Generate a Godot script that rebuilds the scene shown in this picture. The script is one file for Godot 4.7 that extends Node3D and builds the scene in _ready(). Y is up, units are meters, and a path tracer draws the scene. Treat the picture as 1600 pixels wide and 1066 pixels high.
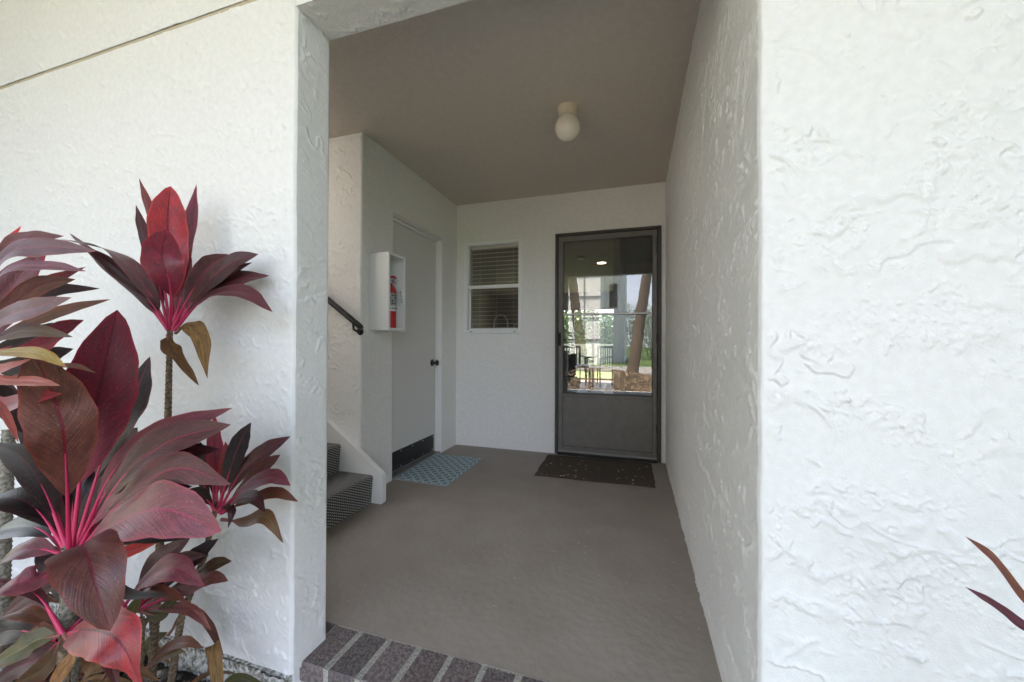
extends Node3D

# main planes of the porch, in metres (y = 0 is the porch floor)
const RX := 0.251      # right porch wall
const LX := -1.70      # left porch wall
const BZ := -3.53      # back wall
const CH := 2.389      # ceiling
const FZ := -0.9375    # front wall face
const JX := -1.003     # left jamb of the opening
const JZ := -1.081     # inner side of the front wall
const HB := 2.054      # header soffit
const SZ := -2.116     # wall behind the stairs
const GY := -0.10      # ground outside

const LEAVES_A := [
	[-1.328, 1.044, -0.800, -1.213, 1.159, -0.730, -1.200, 1.237, -0.703, -1.216, 1.318, -0.720, 0.088, 0.84, -0.30, 0.46, "wine", 0.36],
	[-1.339, 1.045, -0.810, -1.304, 1.190, -0.789, -1.320, 1.361, -0.786, -1.333, 1.480, -0.800, 0.092, 0.89, 0.08, 0.45, "red", 0.30],
	[-1.349, 1.045, -0.820, -1.347, 1.219, -0.837, -1.330, 1.381, -0.853, -1.329, 1.513, -0.870, 0.055, 0.33, 0.06, 0.94, "wine", 0.20],
	[-1.367, 1.045, -0.820, -1.450, 1.223, -0.833, -1.531, 1.355, -0.847, -1.602, 1.473, -0.860, 0.051, 0.85, 0.51, -0.11, "purple", 0.20],
	[-1.377, 1.046, -0.830, -1.456, 1.288, -0.847, -1.537, 1.446, -0.863, -1.624, 1.574, -0.880, 0.041, 0.86, 0.41, -0.29, "red", 0.20],
	[-1.336, 1.050, -0.800, -1.391, 1.161, -0.780, -1.508, 1.280, -0.760, -1.747, 1.338, -0.740, 0.071, 0.70, 0.71, -0.08, "purple", 0.24],
	[-1.322, 1.048, -0.790, -1.378, 1.144, -0.767, -1.498, 1.245, -0.743, -1.584, 1.303, -0.720, 0.081, 0.63, 0.77, -0.09, "dark", 0.24],
	[-1.300, 1.050, -0.790, -1.184, 1.148, -0.763, -1.103, 1.213, -0.753, -1.040, 1.247, -0.760, 0.059, 0.10, -0.28, 0.96, "dark", 0.28],
	[-1.330, 1.051, -0.810, -1.261, 1.159, -0.830, -1.152, 1.246, -0.850, -1.066, 1.273, -0.870, 0.068, 0.10, 0.11, 0.99, "dark", 0.24],
	[-1.314, 1.048, -0.800, -1.260, 1.148, -0.833, -1.161, 1.199, -0.867, -1.058, 1.213, -0.900, 0.077, 0.11, 0.40, 0.91, "dark", 0.24],
	[-1.295, 1.046, -0.790, -1.174, 1.137, -0.793, -1.035, 1.150, -0.797, -0.928, 1.092, -0.800, 0.052, -0.04, 0.69, 0.72, "purple", 0.22],
	[-1.322, 1.044, -0.800, -1.298, 1.150, -0.810, -1.293, 1.233, -0.820, -1.296, 1.293, -0.830, 0.033, 0.63, 0.06, 0.78, "wine", 0.20],
	[-1.319, 1.044, -0.800, -1.323, 1.136, -0.813, -1.329, 1.236, -0.827, -1.354, 1.310, -0.840, 0.031, 0.48, 0.15, 0.86, "red", 0.25],
	[-1.322, 1.031, -0.790, -1.285, 1.001, -0.771, -1.231, 0.965, -0.761, -1.144, 0.890, -0.760, 0.043, 0.50, 0.83, 0.25, "dead", 0.06],
	[-1.289, 1.038, -0.790, -1.217, 1.059, -0.775, -1.150, 1.023, -0.768, -1.127, 0.909, -0.770, 0.048, 0.30, 0.69, 0.66, "dead", 0.12],
	[-1.330, 1.049, -0.810, -1.279, 1.137, -0.837, -1.196, 1.216, -0.863, -1.116, 1.255, -0.890, 0.051, 0.09, 0.23, 0.97, "purple", 0.24],
	[-1.353, 1.049, -0.810, -1.447, 1.138, -0.800, -1.631, 1.270, -0.790, -1.785, 1.371, -0.780, 0.055, 0.58, 0.81, -0.10, "mauve", 0.24],
	[-1.350, 1.049, -0.820, -1.326, 1.139, -0.840, -1.296, 1.200, -0.860, -1.261, 1.232, -0.880, 0.039, 0.47, 0.06, 0.88, "deep", 0.24],
]
const LEAVES_B := [
	[-1.236, 0.527, -0.550, -1.223, 0.727, -0.560, -1.184, 0.898, -0.570, -1.142, 1.085, -0.580, 0.128, 0.87, -0.17, 0.46, "wine", 0.34],
	[-1.223, 0.537, -0.540, -1.105, 0.748, -0.482, -1.077, 0.871, -0.459, -1.199, 0.994, -0.470, 0.100, 0.93, -0.26, 0.27, "bronze", 0.30],
	[-1.271, 0.514, -0.570, -1.240, 0.732, -0.607, -1.208, 0.857, -0.643, -1.205, 0.973, -0.680, 0.075, 0.42, 0.15, 0.89, "slate", 0.33],
	[-1.244, 0.521, -0.560, -1.148, 0.714, -0.580, -1.026, 0.799, -0.600, -0.831, 0.868, -0.620, 0.078, -0.10, 0.36, 0.93, "purple", 0.25],
	[-1.217, 0.527, -0.550, -1.069, 0.712, -0.553, -0.923, 0.803, -0.557, -0.754, 0.849, -0.560, 0.085, -0.13, 0.25, 0.96, "dark", 0.25],
	[-1.195, 0.530, -0.540, -1.013, 0.676, -0.520, -0.819, 0.774, -0.500, -0.644, 0.772, -0.480, 0.066, -0.26, 0.33, 0.91, "dark", 0.25],
	[-1.177, 0.538, -0.530, -0.986, 0.644, -0.489, -0.795, 0.716, -0.466, -0.638, 0.704, -0.460, 0.096, -0.28, 0.49, 0.82, "purple", 0.20],
	[-1.169, 0.542, -0.520, -0.952, 0.643, -0.437, -0.840, 0.641, -0.397, -0.797, 0.549, -0.400, 0.089, -0.06, 0.97, 0.22, "bronze", 0.10],
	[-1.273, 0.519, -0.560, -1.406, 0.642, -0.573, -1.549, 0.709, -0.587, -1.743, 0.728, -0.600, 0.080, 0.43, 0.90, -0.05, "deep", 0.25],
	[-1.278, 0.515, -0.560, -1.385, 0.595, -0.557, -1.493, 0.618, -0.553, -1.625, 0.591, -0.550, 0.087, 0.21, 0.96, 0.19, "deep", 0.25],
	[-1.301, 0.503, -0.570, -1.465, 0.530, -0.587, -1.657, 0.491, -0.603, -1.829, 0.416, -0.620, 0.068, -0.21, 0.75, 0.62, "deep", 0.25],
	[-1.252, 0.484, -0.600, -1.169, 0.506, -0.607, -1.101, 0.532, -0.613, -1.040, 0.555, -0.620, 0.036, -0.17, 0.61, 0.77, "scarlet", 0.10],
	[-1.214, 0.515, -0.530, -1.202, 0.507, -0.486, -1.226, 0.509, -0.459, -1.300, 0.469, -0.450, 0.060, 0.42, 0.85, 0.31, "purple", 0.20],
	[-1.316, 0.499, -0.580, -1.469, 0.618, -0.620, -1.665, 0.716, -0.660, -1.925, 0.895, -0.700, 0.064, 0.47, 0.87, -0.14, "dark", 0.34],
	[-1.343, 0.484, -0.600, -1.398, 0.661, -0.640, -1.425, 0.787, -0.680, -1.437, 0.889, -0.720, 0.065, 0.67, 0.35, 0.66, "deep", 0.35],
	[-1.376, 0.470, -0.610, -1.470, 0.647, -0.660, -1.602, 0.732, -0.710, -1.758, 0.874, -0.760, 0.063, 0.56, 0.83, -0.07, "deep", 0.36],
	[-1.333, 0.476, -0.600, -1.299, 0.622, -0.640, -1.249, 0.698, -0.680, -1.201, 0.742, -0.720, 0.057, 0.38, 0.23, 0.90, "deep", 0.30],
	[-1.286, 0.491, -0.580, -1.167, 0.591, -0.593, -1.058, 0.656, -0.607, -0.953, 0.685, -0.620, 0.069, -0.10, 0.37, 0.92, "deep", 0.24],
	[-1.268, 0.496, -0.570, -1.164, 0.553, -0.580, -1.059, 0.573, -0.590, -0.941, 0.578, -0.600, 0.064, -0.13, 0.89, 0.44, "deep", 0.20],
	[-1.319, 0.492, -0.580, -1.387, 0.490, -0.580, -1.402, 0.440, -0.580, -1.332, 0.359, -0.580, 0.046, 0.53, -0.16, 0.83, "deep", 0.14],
	[-1.266, 0.506, -0.570, -1.131, 0.667, -0.580, -0.984, 0.760, -0.590, -0.837, 0.784, -0.600, 0.058, -0.13, 0.30, 0.94, "dark", 0.25],
	[-1.226, 0.520, -0.550, -1.106, 0.640, -0.540, -0.953, 0.710, -0.530, -0.762, 0.704, -0.520, 0.053, -0.26, 0.44, 0.86, "purple", 0.22],
	[-1.286, 0.503, -0.570, -1.367, 0.588, -0.580, -1.481, 0.665, -0.590, -1.651, 0.656, -0.600, 0.042, 0.56, 0.82, -0.09, "dark", 0.25],
	[-1.218, 0.526, -0.540, -1.238, 0.481, -0.520, -1.274, 0.450, -0.500, -1.334, 0.402, -0.480, 0.047, 0.21, 0.35, 0.91, "dark", 0.20],
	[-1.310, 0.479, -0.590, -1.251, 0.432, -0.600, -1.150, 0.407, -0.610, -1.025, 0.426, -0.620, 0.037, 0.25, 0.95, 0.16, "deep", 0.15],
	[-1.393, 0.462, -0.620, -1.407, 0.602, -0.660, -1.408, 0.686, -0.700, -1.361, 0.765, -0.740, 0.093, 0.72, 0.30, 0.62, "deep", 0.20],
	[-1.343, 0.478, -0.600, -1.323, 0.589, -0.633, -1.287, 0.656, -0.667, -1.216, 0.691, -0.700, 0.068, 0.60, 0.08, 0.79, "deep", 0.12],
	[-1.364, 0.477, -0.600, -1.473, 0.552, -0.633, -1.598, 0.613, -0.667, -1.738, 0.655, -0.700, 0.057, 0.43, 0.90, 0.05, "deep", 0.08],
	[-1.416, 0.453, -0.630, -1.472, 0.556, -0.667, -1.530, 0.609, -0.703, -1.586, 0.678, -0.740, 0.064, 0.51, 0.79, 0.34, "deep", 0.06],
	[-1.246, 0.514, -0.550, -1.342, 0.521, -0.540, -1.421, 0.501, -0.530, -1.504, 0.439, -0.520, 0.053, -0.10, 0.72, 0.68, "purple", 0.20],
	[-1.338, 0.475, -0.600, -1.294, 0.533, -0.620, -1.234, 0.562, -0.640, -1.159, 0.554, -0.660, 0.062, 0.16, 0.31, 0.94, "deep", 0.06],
]
const LEAVES_C := [
	[-1.572, 0.992, -0.500, -1.525, 1.158, -0.520, -1.498, 1.248, -0.540, -1.482, 1.304, -0.560, 0.021, 0.76, -0.09, 0.64, "scarlet", 0.20],
	[-1.541, 1.000, -0.490, -1.370, 1.207, -0.487, -1.249, 1.233, -0.483, -1.116, 1.227, -0.480, 0.033, -0.02, -0.04, 1.00, "purple", 0.20],
	[-1.509, 0.993, -0.480, -1.314, 1.185, -0.467, -1.116, 1.197, -0.453, -0.923, 1.174, -0.440, 0.039, -0.08, 0.10, 0.99, "mauve", 0.20],
	[-1.478, 0.994, -0.470, -1.294, 1.150, -0.460, -1.108, 1.159, -0.450, -0.954, 1.139, -0.440, 0.026, -0.07, 0.46, 0.88, "mauve", 0.20],
	[-1.635, 0.984, -0.520, -1.467, 1.119, -0.540, -1.364, 1.157, -0.560, -1.260, 1.191, -0.580, 0.030, 0.22, -0.07, 0.97, "wine", 0.20],
	[-1.541, 0.985, -0.490, -1.386, 1.069, -0.493, -1.250, 1.132, -0.497, -1.121, 1.142, -0.500, 0.043, 0.17, -0.31, 0.94, "bronze", 0.20],
	[-1.603, 0.976, -0.510, -1.421, 1.077, -0.523, -1.294, 1.127, -0.537, -1.143, 1.130, -0.550, 0.035, 0.11, 0.01, 0.99, "dark", 0.20],
	[-1.446, 0.979, -0.460, -1.255, 1.055, -0.447, -1.107, 1.074, -0.433, -0.952, 1.089, -0.420, 0.041, -0.10, 0.04, 0.99, "mauve", 0.20],
	[-1.572, 0.969, -0.500, -1.372, 1.040, -0.513, -1.226, 1.080, -0.527, -1.085, 1.103, -0.540, 0.029, 0.07, 0.08, 0.99, "rust", 0.20],
	[-1.604, 0.976, -0.530, -1.603, 1.067, -0.560, -1.582, 1.172, -0.590, -1.550, 1.253, -0.620, 0.082, 0.77, 0.03, 0.63, "purple", 0.15],
	[-1.665, 0.974, -0.550, -1.618, 1.103, -0.587, -1.609, 1.196, -0.623, -1.610, 1.285, -0.660, 0.041, 0.79, 0.15, 0.59, "wine", 0.15],
	[-1.478, 0.974, -0.470, -1.291, 1.020, -0.460, -1.148, 1.032, -0.450, -0.992, 1.019, -0.440, 0.033, -0.10, 0.37, 0.92, "olive", 0.20],
	[-1.415, 0.973, -0.450, -1.216, 0.989, -0.433, -1.042, 0.988, -0.417, -0.919, 0.967, -0.400, 0.026, -0.06, 0.71, 0.70, "yellow", 0.20],
	[-1.415, 0.973, -0.450, -1.258, 0.955, -0.440, -1.161, 0.963, -0.430, -1.075, 0.977, -0.420, 0.024, -0.13, 0.51, 0.85, "salmon", 0.20],
	[-1.415, 0.970, -0.450, -1.226, 0.935, -0.433, -1.062, 0.936, -0.417, -0.936, 0.935, -0.400, 0.024, -0.07, 0.73, 0.68, "salmon", 0.20],
	[-1.477, 0.966, -0.470, -1.308, 0.878, -0.460, -1.157, 0.895, -0.450, -1.023, 0.913, -0.440, 0.040, -0.11, 0.45, 0.88, "red", 0.20],
	[-1.383, 0.966, -0.440, -1.218, 0.898, -0.427, -1.131, 0.864, -0.413, -1.059, 0.828, -0.400, 0.014, 0.37, 0.92, -0.08, "salmon", 0.20],
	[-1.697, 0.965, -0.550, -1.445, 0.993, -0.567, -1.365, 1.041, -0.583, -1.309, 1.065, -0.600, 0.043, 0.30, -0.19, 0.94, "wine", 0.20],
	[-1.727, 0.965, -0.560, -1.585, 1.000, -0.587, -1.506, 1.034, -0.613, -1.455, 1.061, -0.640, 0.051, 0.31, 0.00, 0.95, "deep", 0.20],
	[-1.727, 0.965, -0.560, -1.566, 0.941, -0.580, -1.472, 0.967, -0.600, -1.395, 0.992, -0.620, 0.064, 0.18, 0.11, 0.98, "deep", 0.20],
	[-1.349, 0.929, -0.500, -1.210, 0.954, -0.493, -1.094, 0.961, -0.487, -1.007, 0.949, -0.480, 0.013, -0.08, 0.61, 0.79, "rust", 0.10],
	[-1.727, 0.961, -0.560, -1.637, 0.880, -0.573, -1.551, 0.814, -0.587, -1.497, 0.748, -0.600, 0.064, 0.62, 0.77, 0.14, "deep", 0.20],
]
const LEAVES_D := [
	[-1.131, 0.533, -0.800, -1.151, 0.628, -0.813, -1.181, 0.718, -0.827, -1.199, 0.794, -0.840, 0.044, 0.91, 0.34, 0.23, "wine", 0.20],
	[-1.126, 0.534, -0.800, -1.087, 0.655, -0.807, -1.058, 0.731, -0.813, -1.028, 0.786, -0.820, 0.051, 0.50, -0.12, 0.85, "slate", 0.20],
	[-1.121, 0.534, -0.800, -1.068, 0.635, -0.820, -0.997, 0.703, -0.840, -0.928, 0.745, -0.860, 0.053, 0.02, 0.26, 0.96, "dark", 0.20],
	[-1.104, 0.541, -0.790, -1.026, 0.617, -0.807, -0.977, 0.668, -0.823, -0.943, 0.697, -0.840, 0.045, 0.02, 0.28, 0.96, "bronze", 0.20],
	[-1.090, 0.545, -0.780, -1.001, 0.618, -0.787, -0.918, 0.654, -0.793, -0.862, 0.634, -0.800, 0.048, -0.19, 0.58, 0.79, "purple", 0.20],
	[-1.086, 0.540, -0.780, -1.002, 0.581, -0.793, -0.922, 0.606, -0.807, -0.857, 0.585, -0.820, 0.035, -0.11, 0.73, 0.68, "rust", 0.20],
	[-1.072, 0.546, -0.770, -0.991, 0.599, -0.757, -0.917, 0.617, -0.743, -0.865, 0.591, -0.730, 0.035, -0.29, 0.68, 0.68, "dark", 0.20],
	[-1.083, 0.523, -0.780, -0.989, 0.534, -0.773, -0.908, 0.560, -0.767, -0.841, 0.506, -0.760, 0.039, -0.26, 0.62, 0.74, "olive", 0.22],
	[-1.136, 0.532, -0.800, -1.200, 0.606, -0.807, -1.251, 0.644, -0.813, -1.327, 0.658, -0.820, 0.036, 0.57, 0.80, 0.18, "dark", 0.20],
	[-1.119, 0.539, -0.790, -1.143, 0.572, -0.780, -1.163, 0.594, -0.770, -1.193, 0.598, -0.760, 0.032, 0.77, 0.60, 0.21, "deep", 0.20],
	[-1.079, 0.549, -0.770, -1.042, 0.575, -0.760, -1.005, 0.567, -0.750, -1.004, 0.528, -0.740, 0.021, 0.13, 0.95, 0.29, "dark", 0.20],
	[-1.150, 0.526, -0.810, -1.191, 0.614, -0.827, -1.248, 0.666, -0.843, -1.290, 0.702, -0.860, 0.036, 0.63, 0.75, 0.20, "deep", 0.20],
	[-1.126, 0.534, -0.800, -1.115, 0.614, -0.813, -1.129, 0.667, -0.827, -1.153, 0.717, -0.840, 0.039, 0.51, 0.34, 0.79, "red", 0.20],
]
const LEAVES_E := [
	[-1.308, 0.299, -0.680, -1.183, 0.407, -0.667, -1.056, 0.464, -0.653, -0.939, 0.450, -0.640, 0.065, -0.34, 0.58, 0.74, "purple", 0.12],
	[-1.262, 0.296, -0.700, -1.117, 0.364, -0.713, -1.043, 0.400, -0.727, -1.001, 0.393, -0.740, 0.039, -0.17, 0.64, 0.75, "bronze", 0.12],
	[-1.334, 0.255, -0.740, -1.150, 0.369, -0.767, -1.115, 0.391, -0.793, -1.097, 0.385, -0.820, 0.037, 0.16, 0.64, 0.75, "olive", 0.12],
	[-1.306, 0.286, -0.700, -1.265, 0.387, -0.720, -1.215, 0.434, -0.740, -1.171, 0.470, -0.760, 0.059, 0.10, 0.30, 0.95, "dark", 0.12],
	[-1.317, 0.271, -0.720, -1.195, 0.381, -0.747, -1.148, 0.428, -0.773, -1.122, 0.455, -0.800, 0.047, 0.12, 0.39, 0.91, "deep", 0.12],
	[-1.298, 0.273, -0.710, -1.230, 0.269, -0.720, -1.204, 0.297, -0.730, -1.173, 0.332, -0.740, 0.034, 0.12, 0.23, 0.96, "green", 0.12],
	[-1.244, 0.317, -0.660, -1.241, 0.301, -0.653, -1.195, 0.347, -0.647, -1.154, 0.396, -0.640, 0.029, 0.13, -0.25, 0.96, "green", 0.12],
	[-1.357, 0.254, -0.720, -1.298, 0.330, -0.747, -1.318, 0.367, -0.773, -1.330, 0.392, -0.800, 0.041, 0.40, 0.66, 0.63, "rust", 0.12],
	[-1.306, 0.278, -0.700, -1.255, 0.340, -0.700, -1.162, 0.353, -0.700, -1.091, 0.347, -0.700, 0.031, -0.13, 0.90, 0.42, "rust", 0.12],
	[-1.357, 0.254, -0.720, -1.483, 0.309, -0.740, -1.539, 0.335, -0.760, -1.558, 0.381, -0.780, 0.044, 0.44, 0.90, -0.05, "deep", 0.12],
	[-1.293, 0.280, -0.700, -1.215, 0.391, -0.713, -1.151, 0.429, -0.727, -1.082, 0.446, -0.740, 0.045, -0.12, 0.51, 0.85, "bronze", 0.12],
	[-1.319, 0.275, -0.700, -1.458, 0.291, -0.700, -1.547, 0.264, -0.700, -1.639, 0.208, -0.700, 0.054, -0.21, 0.69, 0.70, "deep", 0.10],
	[-1.306, 0.273, -0.700, -1.332, 0.216, -0.693, -1.346, 0.166, -0.687, -1.337, 0.121, -0.680, 0.038, 0.47, -0.03, 0.88, "rust", 0.10],
	[-1.330, 0.260, -0.720, -1.206, 0.290, -0.727, -1.123, 0.294, -0.733, -1.061, 0.253, -0.740, 0.031, -0.02, 0.93, 0.36, "bronze", 0.10],
]
const LEAVES_K := [
	[-1.403, 0.024, -0.780, -1.301, 0.117, -0.773, -1.203, 0.170, -0.767, -1.118, 0.177, -0.760, 0.032, -0.36, 0.59, 0.72, "rust", 0.10],
	[-1.385, 0.037, -0.770, -1.297, 0.101, -0.763, -1.228, 0.141, -0.757, -1.172, 0.163, -0.750, 0.023, -0.38, 0.55, 0.74, "olive", 0.10],
	[-1.426, 0.014, -0.780, -1.411, 0.085, -0.793, -1.389, 0.107, -0.807, -1.360, 0.124, -0.820, 0.032, 0.15, 0.42, 0.89, "green", 0.10],
	[-1.439, 0.003, -0.790, -1.482, 0.062, -0.807, -1.483, 0.109, -0.823, -1.465, 0.147, -0.840, 0.027, 0.49, 0.29, 0.82, "olive", 0.10],
	[-1.438, 0.011, -0.780, -1.516, 0.078, -0.773, -1.595, 0.104, -0.767, -1.652, 0.106, -0.760, 0.020, 0.32, 0.94, 0.12, "dead", 0.10],
]
const LEAVES_F := [
	[-1.147, 0.392, -0.500, -0.926, 0.500, -0.432, -0.774, 0.540, -0.399, -0.719, 0.477, -0.400, 0.070, -0.32, 0.71, 0.62, "red", 0.12],
	[-1.152, 0.394, -0.500, -1.203, 0.466, -0.487, -1.268, 0.488, -0.473, -1.355, 0.494, -0.460, 0.031, 0.33, 0.94, 0.03, "dark", 0.30],
	[-1.156, 0.390, -0.500, -1.194, 0.385, -0.480, -1.211, 0.372, -0.460, -1.268, 0.344, -0.440, 0.050, 0.31, 0.66, 0.69, "green", 0.12],
	[-1.193, 0.367, -0.520, -1.248, 0.369, -0.513, -1.292, 0.336, -0.507, -1.336, 0.297, -0.500, 0.040, -0.02, 0.21, 0.98, "rust", 0.12],
	[-1.234, 0.347, -0.540, -1.217, 0.373, -0.560, -1.208, 0.399, -0.580, -1.188, 0.421, -0.600, 0.045, 0.39, 0.47, 0.79, "deep", 0.30],
	[-1.249, 0.343, -0.540, -1.357, 0.348, -0.560, -1.467, 0.347, -0.580, -1.607, 0.314, -0.600, 0.027, 0.01, 1.00, -0.08, "bronze", 0.30],
	[-1.138, 0.391, -0.500, -1.053, 0.400, -0.487, -1.004, 0.385, -0.473, -1.013, 0.350, -0.460, 0.025, 0.33, 0.93, -0.16, "dead", 0.14],
	[-1.198, 0.364, -0.520, -1.223, 0.312, -0.513, -1.254, 0.281, -0.507, -1.335, 0.237, -0.500, 0.044, 0.14, 0.06, 0.99, "olive", 0.14],
	[-1.101, 0.417, -0.480, -1.045, 0.404, -0.467, -1.059, 0.362, -0.453, -1.067, 0.334, -0.440, 0.023, 0.46, 0.14, 0.88, "dead", 0.14],
	[-1.263, 0.326, -0.540, -1.462, 0.298, -0.547, -1.596, 0.238, -0.553, -1.741, 0.148, -0.560, 0.071, -0.24, 0.46, 0.85, "deep", 0.14],
	[-1.239, 0.340, -0.540, -1.132, 0.355, -0.533, -1.052, 0.331, -0.527, -1.006, 0.289, -0.520, 0.025, 0.29, 0.96, 0.02, "bronze", 0.14],
	[-1.221, 0.351, -0.530, -1.289, 0.384, -0.520, -1.352, 0.385, -0.510, -1.443, 0.350, -0.500, 0.035, 0.06, 0.95, 0.30, "rust", 0.14],
	[-1.262, 0.324, -0.550, -1.300, 0.242, -0.550, -1.289, 0.193, -0.550, -1.259, 0.157, -0.550, 0.028, 0.98, 0.22, 0.02, "deep", 0.10],
	[-1.285, 0.315, -0.560, -1.387, 0.236, -0.560, -1.496, 0.184, -0.560, -1.643, 0.088, -0.560, 0.059, -0.25, 0.52, 0.82, "dark", 0.10],
	[-1.366, 0.268, -0.600, -1.276, 0.238, -0.613, -1.179, 0.220, -0.627, -1.087, 0.195, -0.640, 0.029, 0.20, 0.97, 0.13, "olive", 0.10],
	[-1.377, 0.272, -0.600, -1.369, 0.325, -0.620, -1.392, 0.349, -0.640, -1.426, 0.374, -0.660, 0.049, 0.43, 0.78, 0.45, "deep", 0.10],
]
const LEAVES_G := [
	[0.566, 0.603, -0.700, 0.505, 0.663, -0.707, 0.472, 0.716, -0.713, 0.447, 0.739, -0.720, 0.014, 0.41, 0.35, 0.84, "rust", 0.10],
	[0.566, 0.599, -0.700, 0.510, 0.625, -0.713, 0.484, 0.645, -0.727, 0.459, 0.658, -0.740, 0.016, 0.21, 0.73, 0.65, "purple", 0.10],
	[0.566, 0.603, -0.700, 0.554, 0.686, -0.707, 0.560, 0.749, -0.713, 0.583, 0.809, -0.720, 0.018, -0.92, 0.12, 0.36, "dark", 0.20],
	[0.566, 0.603, -0.700, 0.578, 0.694, -0.700, 0.606, 0.763, -0.700, 0.639, 0.807, -0.700, 0.016, -0.89, 0.36, 0.29, "wine", 0.20],
	[0.566, 0.599, -0.700, 0.595, 0.649, -0.707, 0.634, 0.681, -0.713, 0.683, 0.695, -0.720, 0.020, -0.62, 0.78, 0.10, "dark", 0.20],
	[0.566, 0.599, -0.700, 0.543, 0.613, -0.700, 0.525, 0.584, -0.700, 0.518, 0.541, -0.700, 0.014, -0.84, 0.52, 0.11, "bronze", 0.10],
]

var rng := RandomNumberGenerator.new()
var M := {}
var HF := PackedFloat32Array()
const HN := 860
const HC := 0.0032
var taken := {}

# ------------------------------------------------------------------ helpers
func lin(r: float, g: float, b: float) -> Color:
	return Color(r, g, b).linear_to_srgb()

func mat(c: Color, rough := 0.6, metal := 0.0, spec := 0.5) -> StandardMaterial3D:
	var m := StandardMaterial3D.new()
	m.albedo_color = c
	m.roughness = rough
	m.metallic = metal
	m.metallic_specular = spec
	return m

func noise(seed_: int, freq := 1.0, oct := 3, type := FastNoiseLite.TYPE_SIMPLEX_SMOOTH) -> FastNoiseLite:
	var n := FastNoiseLite.new()
	n.seed = seed_
	n.frequency = freq
	n.noise_type = type
	n.fractal_octaves = oct
	return n

func noise_tex(seed_: int, freq: float, oct: int, lo: Color, hi: Color, size := 512, contrast := 1.0) -> ImageTexture:
	var n := noise(seed_, freq, oct)
	var src := n.get_seamless_image(size, size)
	var img := Image.create(size, size, false, Image.FORMAT_RGB8)
	for y in size:
		for x in size:
			var t := clampf((src.get_pixel(x, y).r - 0.5) * contrast + 0.5, 0, 1)
			img.set_pixel(x, y, lo.lerp(hi, t))
	return ImageTexture.create_from_image(img)

func bump(m: StandardMaterial3D, tex: Texture2D, cm: float) -> void:
	m.heightmap_enabled = true
	m.heightmap_texture = tex
	m.heightmap_scale = cm

func tri_world(m: StandardMaterial3D, s: float) -> void:
	m.uv1_triplanar = true
	m.uv1_world_triplanar = true
	m.uv1_scale = Vector3(s, s, s)

func st_new() -> SurfaceTool:
	var st := SurfaceTool.new()
	st.begin(Mesh.PRIMITIVE_TRIANGLES)
	return st

func tri(st: SurfaceTool, a: Vector3, b: Vector3, c: Vector3, n: Vector3) -> void:
	var g := (b - a).cross(c - a)
	if g.length_squared() < 1e-16:
		return
	g = g.normalized()
	var order := [a, b, c] if g.dot(n) < 0 else [a, c, b]
	var nn := g if g.dot(n) > 0 else -g
	for v in order:
		st.set_normal(nn)
		st.set_uv(Vector2(v.x + v.z, v.y))
		st.add_vertex(v)

func quad(st: SurfaceTool, a: Vector3, b: Vector3, c: Vector3, d: Vector3, n: Vector3) -> void:
	tri(st, a, b, c, n)
	tri(st, a, c, d, n)

func box(st: SurfaceTool, lo: Vector3, hi: Vector3, bev := 0.0, xf := Transform3D.IDENTITY) -> void:
	var c := (lo + hi) * 0.5
	var h := (hi - lo) * 0.5
	bev = minf(bev, minf(h.x, minf(h.y, h.z)) * 0.9)
	var P := func(sx: float, sy: float, sz: float, ax: int) -> Vector3:
		var v := Vector3(sx * (h.x - (0.0 if ax == 0 else bev)), sy * (h.y - (0.0 if ax == 1 else bev)), sz * (h.z - (0.0 if ax == 2 else bev)))
		return xf * (c + v)
	var B := xf.basis
	for s in [-1.0, 1.0]:
		quad(st, P.call(s, -1, -1, 0), P.call(s, 1, -1, 0), P.call(s, 1, 1, 0), P.call(s, -1, 1, 0), B * Vector3(s, 0, 0))
		quad(st, P.call(-1, s, -1, 1), P.call(1, s, -1, 1), P.call(1, s, 1, 1), P.call(-1, s, 1, 1), B * Vector3(0, s, 0))
		quad(st, P.call(-1, -1, s, 2), P.call(1, -1, s, 2), P.call(1, 1, s, 2), P.call(-1, 1, s, 2), B * Vector3(0, 0, s))
	if bev <= 0.0:
		return
	for s in [-1.0, 1.0]:
		for t in [-1.0, 1.0]:
			quad(st, P.call(s, t, -1, 0), P.call(s, t, 1, 0), P.call(s, t, 1, 1), P.call(s, t, -1, 1), B * Vector3(s, t, 0))
			quad(st, P.call(s, -1, t, 0), P.call(s, 1, t, 0), P.call(s, 1, t, 2), P.call(s, -1, t, 2), B * Vector3(s, 0, t))
			quad(st, P.call(-1, s, t, 1), P.call(1, s, t, 1), P.call(1, s, t, 2), P.call(-1, s, t, 2), B * Vector3(0, s, t))
			for u in [-1.0, 1.0]:
				tri(st, P.call(s, t, u, 0), P.call(s, t, u, 1), P.call(s, t, u, 2), B * Vector3(s, t, u))

func vert(st: SurfaceTool, p: Vector3, n: Vector3, uv := Vector2.ZERO) -> void:
	st.set_normal(n)
	st.set_uv(uv)
	st.add_vertex(p)

func tri_smooth(st: SurfaceTool, a: Array, b: Array, c: Array) -> void:   # each [position, normal, uv]
	var g: Vector3 = (b[0] - a[0]).cross(c[0] - a[0])
	var order := [a, b, c] if g.dot(a[1] + b[1] + c[1]) < 0 else [a, c, b]
	for q in order:
		vert(st, q[0], q[1], q[2])

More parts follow.
